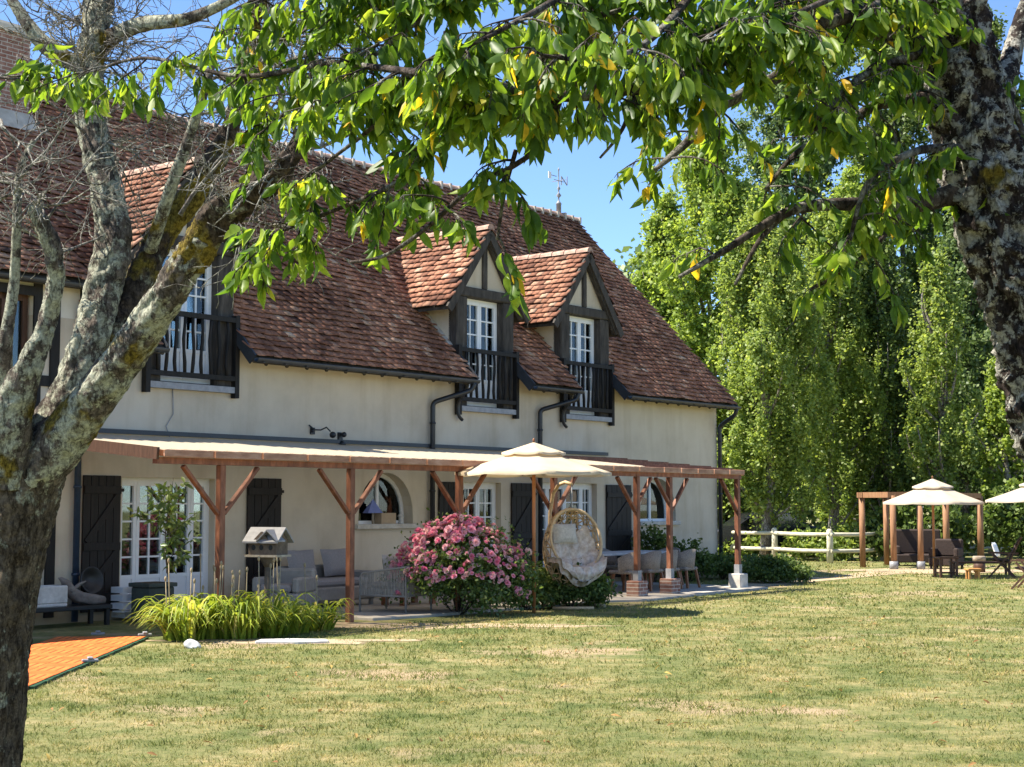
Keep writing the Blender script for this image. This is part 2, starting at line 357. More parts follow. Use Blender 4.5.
M['bark_low'] = bark_mat('trunk_bark', 0.56, 0.66, (0.045, 0.033, 0.022), (0.20, 0.155, 0.105), (0.46, 0.46, 0.34))
M['bark_moss'] = bark_mat('mossy_bark', 0.56, 0.50, (0.03, 0.022, 0.016), (0.12, 0.09, 0.065), (0.40, 0.40, 0.28))
M['bark_right'] = bark_mat('rough_bark', 0.48, 0.66, (0.012, 0.009, 0.008), (0.085, 0.062, 0.053), (0.60, 0.57, 0.48), 15)
M['bark_twig'] = bark_mat('twig_bark', 0.50, 0.8, (0.05, 0.035, 0.028), (0.14, 0.11, 0.09), (0.36, 0.34, 0.29))
M['bark_dead'] = bark_mat('dead_twig_bark', 0.44, 0.72, (0.14, 0.12, 0.105), (0.34, 0.30, 0.26), (0.52, 0.50, 0.42))
M['bark_far'] = bark_mat('pale_bark', 0.5, 0.9, (0.12, 0.10, 0.08), (0.30, 0.27, 0.22), (0.50, 0.46, 0.40))
M['leaf_cherry'] = leaf_mat('cherry_leaf', [(0, (0.040, 0.085, 0.014)), (0.45, (0.090, 0.160, 0.022)), (0.80, (0.165, 0.24, 0.034)), (0.972, (0.25, 0.31, 0.05)), (0.986, (0.45, 0.32, 0.03)), (1, (0.52, 0.33, 0.03))], (2.9, 2.7, 1.2), 0.48, 0.45, 0.3)
GREENS = [(0, (0.032, 0.060, 0.014)), (0.5, (0.062, 0.108, 0.024)), (1, (0.125, 0.175, 0.042))]
M['leaf_broad'] = leaf_mat('broad_leaf', [(0, (0.12, 0.18, 0.034)), (0.5, (0.215, 0.30, 0.056)), (1, (0.35, 0.42, 0.10))], (2.0, 1.9, 1.1), 0.45, 0.5, 0.3)
M['leaf_poplar'] = leaf_mat('poplar_leaf', [(0, (0.12, 0.175, 0.045)), (0.5, (0.205, 0.275, 0.066)), (0.9, (0.31, 0.38, 0.11)), (1, (0.43, 0.46, 0.21))], (2.0, 1.9, 1.1), 0.45, 0.5, 0.3)
M['leaf_dark'] = leaf_mat('dark_leaf', [(0, (0.05, 0.08, 0.02)), (0.5, (0.10, 0.15, 0.036)), (1, (0.18, 0.23, 0.06))], (1.5, 1.6, 1.0), 0.3, 0.5, 0.3)
M['leaf_blue'] = leaf_mat('blue_green_leaf', [(0, (0.07, 0.11, 0.04)), (0.5, (0.13, 0.19, 0.07)), (1, (0.22, 0.28, 0.11))], (1.5, 1.6, 1.1), 0.3, 0.5, 0.3)
M['leaf_rose'] = leaf_mat('rose_leaf', [(0, (0.05, 0.085, 0.022)), (0.5, (0.10, 0.155, 0.04)), (1, (0.20, 0.26, 0.085))], (1.6, 1.7, 1.0), 0.3, 0.4, 0.4)
M['leaf_lily'] = leaf_mat('daylily_leaf', [(0, (0.13, 0.20, 0.028)), (0.6, (0.28, 0.355, 0.042)), (0.9, (0.42, 0.44, 0.075)), (1, (0.52, 0.45, 0.16))], (1.7, 1.6, 1.0), 0.4, 0.45, 0.3)
M['stalk'] = mat('dry_stalk', two((0.40, 0.32, 0.19), 0.6), 10, 0.9, 0.1)
M['petal'] = leaf_mat('pink_petal', [(0, (0.86, 0.22, 0.40)), (0.5, (0.93, 0.46, 0.58)), (1, (0.95, 0.72, 0.70))], (1.0, 1.0, 1.0), 0.3, 0.6, 0.2)
# lawn
def lawn_color(nt):
    tc = nt.nodes.new('ShaderNodeTexCoord'); v = tc.outputs['Object']
    g = ramp(nt, noise(nt, 0.9, 8, 0.72, v), [(0.30, (0.090, 0.122, 0.046)), (0.44, (0.155, 0.170, 0.074)), (0.57, (0.245, 0.225, 0.115)), (0.69, (0.39, 0.315, 0.20))])
    g2 = ramp(nt, noise(nt, 11, 7, 0.78, v), [(0.3, (0.60, 0.68, 0.55)), (0.7, (1.30, 1.22, 1.15))])
    g3 = ramp(nt, noise(nt, 3.2, 5, 0.65, v), [(0.34, (0.74, 0.82, 0.70)), (0.66, (1.22, 1.14, 1.12))])
    return mixc(nt, 1.0, mixc(nt, 1.0, g, g2, 'MULTIPLY'), g3, 'MULTIPLY'), v
m, nt, b = base_mat('lawn', 0.95, 0.1)
g, v = lawn_color(nt)
d = ramp(nt, noise(nt, 0.42, 7, 0.62, v), [(0.56, (0, 0, 0)), (0.64, (1, 1, 1))])
dc = ramp(nt, noise(nt, 7, 5, 0.7, v), [(0.3, (0.27, 0.20, 0.115)), (0.7, (0.43, 0.33, 0.205))])
nt.links.new(mixc(nt, d, g, dc), b.inputs['Base Color']); bump(nt, b, noise(nt, 40, 6, 0.75, v), 0.8, 0.03); M['lawn'] = m
m, nt, b = base_mat('grass_blade', 0.7, 0.15)
g, v = lawn_color(nt); g = mixc(nt, 1.0, g, ramp(nt, attr(nt), [(0, (1.0, 1.15, 0.75)), (0.6, (1.4, 1.4, 1.1)), (0.85, (1.75, 1.6, 1.35)), (1, (2.2, 1.9, 1.7))]), 'MULTIPLY')
nt.links.new(g, b.inputs['Base Color'])
t = nt.nodes.new('ShaderNodeBsdfTranslucent'); nt.links.new(g, t.inputs[0])
mx = nt.nodes.new('ShaderNodeMixShader'); mx.inputs[0].default_value = 0.4
nt.links.new(b.outputs[0], mx.inputs[1]); nt.links.new(t.outputs[0], mx.inputs[2]); nt.links.new(mx.outputs[0], nt.nodes['Material Output'].inputs[0]); M['grass'] = m
# orange slatted floor tiles: slat direction alternates tile by tile
m, nt, b = base_mat('orange_deck', 0.6, 0.25)
tc = nt.nodes.new('ShaderNodeTexCoord'); ck = nt.nodes.new('ShaderNodeTexChecker'); ck.inputs['Scale'].default_value = 1/0.38
nt.links.new(tc.outputs['Object'], ck.inputs[0])
def wave(axis):
    w = nt.nodes.new('ShaderNodeTexWave'); w.bands_direction = axis; w.inputs['Scale'].default_value = 0.314 / 0.095
    nt.links.new(tc.outputs['Object'], w.inputs[0]); return ramp(nt, w.outputs['Fac'], [(0.12, (0.30, 0.06, 0.015)), (0.3, (0.74, 0.165, 0.035))])
c = mixc(nt, ck.outputs['Fac'], wave('X'), wave('Y'))
nt.links.new(mixc(nt, 1.0, c, ramp(nt, noise(nt, 3.3, 3), [(0.35, (0.8, 0.8, 0.75)), (0.65, (1.1, 1.15, 1.2))]), 'MULTIPLY'), b.inputs['Base Color']); M['orange'] = m

# ------------------------------------------------------------------ ground
S = MB(); S.add([(-400, -60, 0), (400, -60, 0), (400, 700, 0), (-400, 700, 0)], [(0, 1, 2, 3)])
tag(S.build('lawn', M['lawn']), kind='structure')
t = MB().prism([(4.35, 0.02), (16.1, 0.02), (16.1, 3.3), (15, 3.5), (10.4, 3.62), (9.6, 4.05), (8, 3.98), (4.6, 3.85)], -0.05, 0.045, 'z')
tag(t.build('terrace', M['terrace'], loc=HC, rotz=HROT, bevel=.01), kind='structure')
t = MB().add([(4.5, 2.3, .006), (4.5, 3.3, .006), (1, 3.2, .006), (-3.5, 3.1, .006), (-6, 3.4, .006), (-6, 1.6, .006), (-2.5, 2.2, .006), (1, 2.2, .006)], [tuple(range(8))[::-1]])
tag(t.build('path', M['path'], loc=HC, rotz=HROT), kind='structure')
def blot(name, cx, cy, rx, ry, z, sd):
    t = MB(); n = 120; r_ = random.Random(sd); ph = [r_.uniform(0, 6.28) for _ in range(6)]
    for i in range(n):
        a = i / n * 2 * math.pi; rr = 1 + .2 * math.sin(3*a + ph[0]) + .16 * math.sin(5*a + ph[1]) + .1 * math.sin(11*a + ph[2]) + .07 * math.sin(23*a + ph[3]) + r_.uniform(-.05, .05)
        t.v.append((cx + rx * rr * math.cos(a), cy + ry * rr * math.sin(a), z))
    t.f.append(tuple(range(n))); t.sm.append(False); tag(t.build(name, M['path']), kind='structure')
blot('bare_earth', 12.2, 41.2, 3.6, 1.3, .011, 1)
blot('dirt_patch', -2.9, 20.0, 1.5, .38, .005, 2)
blot('dirt_patch', -1.0, 22.6, 1.9, .5, .004, 3)


# ------------------------------------------------------------------ farmhouse
house = thing('farmhouse', 'long cream plastered farmhouse with steep clay tiled roof and dormers', 'house', HC, HROT)
EAV_V, EAV_Z, RID_V, RID_Z = 0.5, 4.22, -4.35, 9.39
SL = math.hypot(EAV_V - RID_V, RID_Z - EAV_Z); SC = (EAV_V - RID_V) / SL; SS = (RID_Z - EAV_Z) / SL
def zroof(v): return EAV_Z + (EAV_V - v) * SS / SC
U0, UW, U1 = -0.14, 19.05, 26.0
DORM = [5.72, 9.25, 16.95]; DHW = 0.93
def arch(uc, w, z0, h, n=14):
    return [(uc - w/2, z0)] + [(uc - w/2 * math.cos(math.pi * i / n), z0 + 0.12 + (h - 0.12) * math.sin(math.pi * i / n) ** 0.9) for i in range(n + 1)] + [(uc + w/2, z0)]
ARCHES = [(12.18, 1.5, 1.40, 0.95), (2.74, 1.56, 1.37, 1.0)]
DOORS = [(16.36, 18.25, 0.12, 2.18), (5.27, 7.39, 0.12, 2.22), (8.72, 9.92, 0.12, 2.2)]
wall = MB().box(0, U1, -0.4, 0, 0, 4.55)
cut = MB()
for a, bb, z0, z1 in DOORS: cut.box(a, bb, -0.7, 0.3, z0, z1)
for uc in DORM: cut.box(uc - DHW + .005, uc + DHW - .005, -0.7, 0.3, 3.70, 4.9)
for A in ARCHES: cut.prism(arch(*A), -0.7, 0.3, 'y')
cut.box(19.9, 20.75, -0.7, 0.3, 3.62, 4.9)
wo = wall.build('wall', M['plaster'], house); co = cut.build('cutter', None)
co.parent = house
md = wo.modifiers.new('b', 'BOOLEAN'); md.operation = 'DIFFERENCE'; md.object = co; md.solver = 'EXACT'
bpy.context.view_layer.update()
dg = bpy.context.evaluated_depsgraph_get(); me2 = bpy.data.meshes.new_from_object(wo.evaluated_get(dg))
wo.modifiers.clear(); wo.data = me2; bpy.data.objects.remove(co)
if not me2.materials: me2.materials.append(M['plaster'])
g = MB().prism([(-0.4, 0), (-8.3, 0), (-8.3, 4.6), (-4.35, 9.15), (-0.4, 4.98)], 0, 0.35, 'x'); g.build('gable_wall', M['plaster'], house)
g = MB().prism([(-0.4, 0), (-8.3, 0), (-8.3, 4.6), (-4.35, 9.15), (-0.4, 4.98)], U1 - .35, U1, 'x'); g.build('gable_wall', M['plaster'], house)
MB().box(0, U1, -8.7, -8.3, 0, 4.55).build('rear_wall', M['plaster'], house)
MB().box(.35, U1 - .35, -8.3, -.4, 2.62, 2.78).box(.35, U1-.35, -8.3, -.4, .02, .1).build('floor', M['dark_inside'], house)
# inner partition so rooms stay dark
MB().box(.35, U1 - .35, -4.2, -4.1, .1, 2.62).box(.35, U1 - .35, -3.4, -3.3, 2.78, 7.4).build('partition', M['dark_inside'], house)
wing = MB().box(19.1, 19.9, -0.4, -0.004, 4.55, 5.2).box(20.75, U1, -0.4, -0.004, 4.55, 5.2).box(19.9, 20.75, -.4, -.004, 4.85, 5.2)
wing.build('upper_wall', M['panel_plaster'], house)
tf = MB()
for u, w in ((19.55, .16), (19.86, .14), (20.82, .16), (21.8, .16), (22.9, .16)): tf.box(u - w/2, u + w/2, 0, .035, 0.1, 5.15)
tf.box(19.63, 19.79, 0, .03, 3.5, 3.66).box(19.93, 20.74, 0, .03, 3.5, 3.66).box(20.9, 25.8, 0, .03, 3.5, 3.66).box(19.93, 20.74, 0, .04, 4.82, 4.96)
tf.box(19.63, 25.8, .002, .033, 2.9, 3.04)
tf.build('timber_frame', M['black_wood'], house)
wf = MB().box(19.94, 20.02, -.2, -.12, 3.62, 4.85).box(20.66, 20.74, -.2, -.12, 3.62, 4.85).box(20.3, 20.38, -.2, -.12, 3.62, 4.85).box(20.02, 20.66, -.199, -.12, 3.62, 3.74).box(20.02, 20.66, -.199, -.12, 4.75, 4.85)
w_ = wf.build('window', M['teak_dark'], house); MB().box(20.0, 20.7, -.165, -.155, 3.7, 4.8).build('window_glass', M['glass'], w_)

def deck(u0, u1, v0, ez=EAV_Z, ev=EAV_V):
    """roof boarding under the tiles from the ridge down to v0"""
    k = (RID_Z - ez) / (ev - RID_V); z0 = ez + (ev - v0) * k
    return [(v0, z0 - .03), (RID_V, RID_Z - .03), (RID_V, RID_Z - .20), (v0, z0 - .13)]
dk = MB(); edges = [U0]
for uc in DORM: edges += [uc - DHW, uc + DHW]
edges.append(UW)
for i in range(len(edges) - 1):
    v0 = EAV_V if i % 2 == 0 else -0.95
    dk.prism(deck(edges[i], edges[i+1], v0), edges[i], edges[i+1], 'x')
WE = (0.25, 5.10)
dk.prism(deck(UW, U1, WE[0], WE[1], WE[0]), UW, U1 + .2, 'x')
dk.build('roof_boarding', M['timber'], house)
MB().prism([(RID_V, RID_Z), (-9.2, 4.22), (-9.2, 4.10), (RID_V, RID_Z - .18)], U0, U1 + .2, 'x').build('rear_roof', M['tile_plain'], house)

TV = [(-.5,0,0),(.5,0,0),(.5,1,0),(-.5,1,0),(-.5,0,1),(.5,0,1),(.5,1,1),(-.5,1,1)]
TF = [(4,5,6,7),(0,1,5,4),(1,2,6,5),(3,0,4,7)]
def tile_field(name, parent, org, ax_u, ax_s, nrm, ulen, slen, keep, tw=.18, exp=.15, th=.018, wob=.03):
    """courses of separate flat tiles, each lapped over the course below"""
    org, ax_u, ax_s, nrm = (np.array(a, float) for a in (org, ax_u, ax_s, nrm))
    P = []; 
    for i in range(int(slen / exp)):
        n = int(ulen / tw); off = (i % 2) * tw / 2
        for j in range(n + 1):
            uu = j * tw + off
            if uu < tw * .3 or uu > ulen - tw * .2: continue
            P.append((uu, i * exp))
    P = np.array(P); N = len(P)
    P[:, 0] += rng.normal(0, .004, N); P[:, 1] += rng.normal(0, .007, N)
    h = wob * (np.sin(P[:, 0] * 1.1 + .7) * np.sin(P[:, 1] * .9) + .5 * np.sin(P[:, 0] * 2.7 + P[:, 1] * 1.9))
    pos = org + P[:, :1] * ax_u + P[:, 1:2] * ax_s + (h[:, None] + .062 + rng.normal(0, .005, N)[:, None]) * nrm
    k = keep(pos); pos = pos[k]; N = len(pos)
    tilt = .265 + rng.normal(0, .03, N); roll = rng.normal(0, .02, N)
    Y = unit(ax_s[None] - tilt[:, None] * nrm[None]); X = unit(ax_u[None] + roll[:, None] * nrm[None]); Z = np.cross(X, Y)
    sgn = np.sign((Z * nrm).sum(1))[:, None]; Z = Z * sgn
    V, F = scatter(TV, TF, pos, X, Y, Z, np.stack([np.full(N, tw * .975), np.full(N, exp * 1.55), np.full(N, th)], 1))
    r = np.clip(rng.beta(2.8, 2.4, N) + rng.normal(0, .05, N), 0, 1)
    return np_mesh(name, V, F, M['tile'], parent, rnd=np.repeat(r, len(TF)))
def keep_main(p):
    ok = np.ones(len(p), bool)
    for uc in DORM: ok &= ~((abs(p[:, 0] - uc) < DHW + .03) & (p[:, 1] > -1.12))
    return ok
roof = tile_field('roof', house, (U0, EAV_V + .03, EAV_Z - .03), (1, 0, 0), (0, -SC, SS), (0, SS, SC), UW - U0 + .08, SL, keep_main)
l2 = math.hypot(WE[0] - RID_V, RID_Z - WE[1]); c2, s2 = (WE[0] - RID_V) / l2, (RID_Z - WE[1]) / l2
tile_field('wing_roof', house, (UW, WE[0] + .03, WE[1] - .03), (1, 0, 0), (0, -c2, s2), (0, s2, c2), U1 + .2 - UW, l2, lambda p: np.ones(len(p), bool))
# little cheek where the wing roof stands above the main roof
MB().prism([(EAV_V*0, zroof(0) - .1), (WE[0], WE[1] - .1), (RID_V + .3, RID_Z - .35), (RID_V + .3, RID_Z - .5)], UW - .02, UW + .02, 'x').build('roof_cheek', M['gutter'], house)
# ridge tiles bedded in mortar
rd = MB(); rm = MB()
k = 0; u = U0 - .02
while u < U1:
    z = RID_Z - .02 + .015 * math.sin(u * 1.7); L = .36
    prof = []
    for r_, e_ in ((.135, 0), (.12, L)):
        prof.append([(u + e_, RID_V + r_ * math.cos(a), z + r_ * math.sin(a) * .95) for a in [math.pi * q / 8 for q in range(9)]])
    v_ = prof[0] + prof[1]; f_ = [(q, q + 1, q + 10, q + 9) for q in range(8)] + [tuple(range(9))]
    rd.add(v_, f_); rm.box(u - .02, u + .05, RID_V - .15, RID_V + .15, z - .06, z + .11 + random.uniform(-.01, .02))
    u += .34
r1 = rd.build('ridge', M['ridge'], house); rm.build('mortar_joint', M['mortar'], r1)
# verge of the right gable, gutters, rafter ends
vg = MB()
n = 30
for i in range(n):
    a, bb = i / n, (i + 1) / n
    p = lambda q: Vector((U0 - .015, EAV_V + (RID_V - EAV_V) * q, EAV_Z + (RID_Z - EAV_Z) * q - .09))
    vg.bar(p(a), p(bb), .05, .13 + random.uniform(-.01, .01), (0, SS, SC))
vg.build('verge_board', M['timber'], house)
for i in range(0, len(edges) - 1, 2):
    a, bb = edges[i], edges[i + 1]
    for e_, sgn in ((a, -1), (bb, 1)):
        if i == 0 and sgn < 0 or i == len(edges) - 2 and sgn > 0: continue
        MB().bar((e_ + .012 * sgn, EAV_V + .01, EAV_Z - .07), (e_ + .012 * sgn, -.02, zroof(-.02) - .07), .03, .2, (0, SS, SC)).build('verge_flashing', M['gutter'], house)
    gt = MB()
    pr = [(EAV_V + .075 + .062 * math.cos(t_), EAV_Z - .055 + .062 * math.sin(t_)) for t_ in [math.pi + math.pi * q / 8 for q in range(9)]]
    pr += [(y * .9 + (EAV_V + .075) * .1, z * .9 + (EAV_Z - .055) * .1 + .008) for y, z in reversed(pr)]
    gt.prism(pr, a, bb, 'x')
    uu = a + .2
    while uu < bb: gt.box(uu, uu + .03, EAV_V + .005, EAV_V + .145, EAV_Z - .127, EAV_Z - .115); uu += .5
    gt.build('gutter', M['gutter'], house)
    rf = MB(); uu = a + .15
    while uu < bb - .1: rf.bar((uu, EAV_V - .10, EAV_Z - .12), (uu, -.02, zroof(-.02) - .21), .05, .07, (0, SS, SC)); uu += .48
    rf.build('rafter_ends', M['timber'], house)
gt = MB().prism([(WE[0] + .06 + .06 * math.cos(t_), WE[1] - .06 + .06 * math.sin(t_)) for t_ in [math.pi + math.pi * q / 8 for q in range(9)]], UW + .02, U1, 'x'); gt.build('gutter', M['gutter'], house)
def pipe(pts, m='pipe', r=.05):
    t = MB(); P = [Vector(p) for p in pts]; out = [P[0]]
    for i in range(1, len(P) - 1):
        a = (P[i-1] - P[i]).normalized(); c = (P[i+1] - P[i]).normalized(); d = .09
        for q in range(5):
            w = q / 4; out.append((P[i] + a * d) * (1-w)**2 + P[i] * 2*w*(1-w) + (P[i] + c * d) * w**2)
    out.append(P[-1]); t.tube(out, r, 10)
    z = .7
    while z < P[-2].z - .3: t.lathe([(r + .012, z), (r + .012, z + .04)], 10, (P[-1].x, P[-1].y, 0)); z += 1.3
    t.build('downpipe', M[m], house)
pipe([(10.3, EAV_V + .07, 4.12), (10.32, EAV_V + .05, 3.98), (10.97, .09, 3.72), (10.97, .09, .02)])
pipe([(6.78, EAV_V + .07, 4.12), (6.8, EAV_V + .05, 3.98), (7.5, .09, 3.74), (7.5, .09, .02)])
pipe([(-.02, EAV_V + .07, 4.12), (-.02, EAV_V + .03, 3.98), (.0, .09, 3.7), (.0, .09, .02)])
pipe([(19.2, .3, 5.0), (19.2, .25, 4.9), (19.14, .09, 4.65), (19.14, .09, .02)], 'blue_pipe')
for uc in DORM[:2]:
    pipe([(uc + DHW + .02, .35, 4.2), (uc + DHW + .02, .3, 4.0), (uc + DHW + .04, .1, 3.75), (uc + DHW + .04, .1, 3.5), (uc + DHW - .1, .09, 3.42)], 'pipe', .035)

# chimney
ch = MB().box(17.80, 18.65, -4.15, -3.30, 7.6, 9.86).build('chimney', M['brick'], house)
MB().box(17.74, 18.71, -4.21, -3.24, 9.86, 9.96).box(17.90, 18.55, -4.05, -3.4, 9.96, 10.06).build('chimney_cap', M['stone'], ch)
MB().prism([(-3.298, 8.22), (-3.12, 8.16), (-3.298, 8.5)], 17.72, 18.73, 'x').build('chimney_flashing', M['mortar'], ch)
# weather vane
wv = MB().lathe([(.07, 9.3), (.07, 9.72), (.085, 9.73), (.05, 9.78), (.02, 9.82), (.02, 9.9), (.075, 9.96), (.02, 10.03), (.018, 10.1), (.05, 10.15), (.018, 10.2), (.014, 10.62), (.03, 10.66), (.003, 10.72)], 10, (.66, RID_V, 0))
wv = wv.build('weather_vane', M['zinc'], house)
dv = Vector((.79, .61, 0)); c0 = Vector((.66, RID_V, 10.36)); t = MB()
for dd in (Vector((1, 0, 0)), Vector((0, 1, 0))): t.bar(c0 - dd * .22, c0 + dd * .22, .014, .014)
# arrow and a letter N at the right hand end of the cross
vr = Vector((.03, -1.0, 0)).normalized(); q = c0 + Vector((-.22, 0, .0))
n0 = c0 + Vector((-.12, 0, 0))
for a, bb in (((0, -.1), (0, .14)), ((0, .14), (-.16, -.1)), ((-.16, -.1), (-.16, .14))):
    t.bar(n0 + Vector((a[0] * .8, a[0] * -.6, a[1])), n0 + Vector((bb[0] * .8, bb[0] * -.6, bb[1])), .02, .02, (0, 1, 0))
t.bar(c0 + Vector((.1, 0, .1)), c0 + Vector((.36, 0, .1)), .016, .016)
t.build('vane_arms', M['zinc'], wv); MB().box(c0.x + .34, c0.x + .46, RID_V - .01, RID_V + .01, c0.z + .0, c0.z + .18).build('vane_tail', M['white'], wv)

# glazed doors
def glazed(name, parent, u0, u1, z0, z1, v, leaves, rows, panel=.32, fw=.06, th=.05):
    """white frame; leaves = list of (width share, columns)"""
    f = MB(); f.box(u0, u0 + fw, v - th, v, z0, z1).box(u1 - fw, u1, v - th, v, z0, z1).box(u0 + fw, u1 - fw, v - th, v, z1 - fw, z1).box(u0 + fw, u1 - fw, v - th, v, z0, z0 + .05)
    a = u0 + fw; tot = sum(l[0] for l in leaves); wid = (u1 - u0 - 2 * fw) / tot; va, vb = v - th + .012, v - .008
    for sh, cols in leaves:
        bb = a + sh * wid; st = .062
        f.box(a + .003, a + st, va, v + .01, z0 + .05, z1 - fw).box(bb - st, bb - .003, va, v + .01, z0 + .05, z1 - fw)
        f.box(a + st, bb - st, va, v + .006, z1 - fw - .07, z1 - fw).box(a + st, bb - st, va, v + .006, z0 + .05, z0 + .15)
        zp = z0 + .15
        if panel: f.box(a + st, bb - st, va, v - .014, z0 + .15, z0 + .15 + panel).box(a + st, bb - st, va, v + .004, z0 + .15 + panel, z0 + .21 + panel); zp = z0 + .21 + panel
        for r_ in range(1, rows):
            z = zp + (z1 - fw - .07 - zp) * r_ / rows; f.box(a + st, bb - st, va + .002, vb, z - .014, z + .014)
        for c_ in range(1, cols):
            x = a + st + (bb - a - 2 * st) * c_ / cols; f.box(x - .014, x + .014, va + .003, vb - .001, zp, z1 - fw - .07)
        a = bb
    o = f.build(name, M['white'], parent)
    MB().box(u0 + fw, u1 - fw, v - .035, v - .030, z0 + .06, z1 - fw).build('window_glass', M['glass'], o)
    return o
d1 = glazed('french_door', house, 16.36, 18.25, .13, 2.18, -.14, [(.55, 1), (.9, 2), (.9, 2), (.55, 1)], 5)
glazed('french_door', house, 5.27, 7.39, .13, 2.22, -.14, [(.6, 2), (1, 2), (1, 2), (.6, 2)], 5)
glazed('french_door', house, 8.72, 9.92, .13, 2.2, -.14, [(1, 2), (1, 2)], 5)
for a, bb, z0, z1 in DOORS: MB().box(a - .15, bb + .15, .0, .32, .04, .125).build('door_step', M['stone'], house)
def shutter(u0, u1, z0=.14, z1=2.2):
    s = MB(); n = 5; w = (u1 - u0) / n
    for i in range(n): s.box(u0 + i * w + .004, u0 + (i + 1) * w - .004, .02, .05, z0, z1)
    for z in (z0 + .22, (z0 + z1) / 2 - .05, z1 - .22): s.box(u0 + .01, u1 - .01, .05, .075, z - .06, z + .06)
    s.bar((u1 - .06, .062, (z0 + z1) / 2 + .02), (u0 + .06, .062, z1 - .3), .022, .1, (1, 0, 0)); s.bar((u1 - .06, .062, z0 + .3), (u0 + .06, .062, (z0 + z1) / 2 - .12), .022, .1, (1, 0, 0))
    for z in (z0 + .22, z1 - .22): s.box(u0 - .08, u0 + .03, .01, .03, z - .025, z + .025)
    s.build('shutter', M['shutter'], house, bevel=.004)
shutter(18.3, 19.0); shutter(14.9, 15.68); shutter(10.02, 10.72); shutter(7.62, 8.42); shutter(3.95, 4.95)
for (uc, w, z0, h) in ARCHES:
    o = MB(); P = arch(uc, w, z0, h); Pi = [(uc + (p[0] - uc) * .89, z0 + .06 + (p[1] - z0) * .86) for p in P]
    k = len(P); va, vb = -.29, -.23
    V_ = [(p[0], va, p[1]) for p in P] + [(p[0], va, p[1]) for p in Pi] + [(p[0], vb, p[1]) for p in P] + [(p[0], vb, p[1]) for p in Pi]
    F_ = []
    for i in range(k):
        j = (i + 1) % k
        F_ += [(2*k+i, 2*k+j, 3*k+j, 3*k+i), (i, k+i, k+j, j), (k+i, 3*k+i, 3*k+j, k+j)]
    o.add(V_, F_); o.box(uc - .03, uc + .03, -.28, -.225, z0 + .06, z0 + h - .1)
    o = o.build('arched_window', M['white'], house); MB().prism(arch(uc, w * .95, z0 + .02, h * .95), -.265, -.26, 'y').build('window_glass', M['glass'], o)
    MB().box(uc - w/2 - .1, uc + w/2 + .1, -.3, .09, z0 - .09, z0 + .002).build('window_sill', M['stone'], o, bevel=.01)

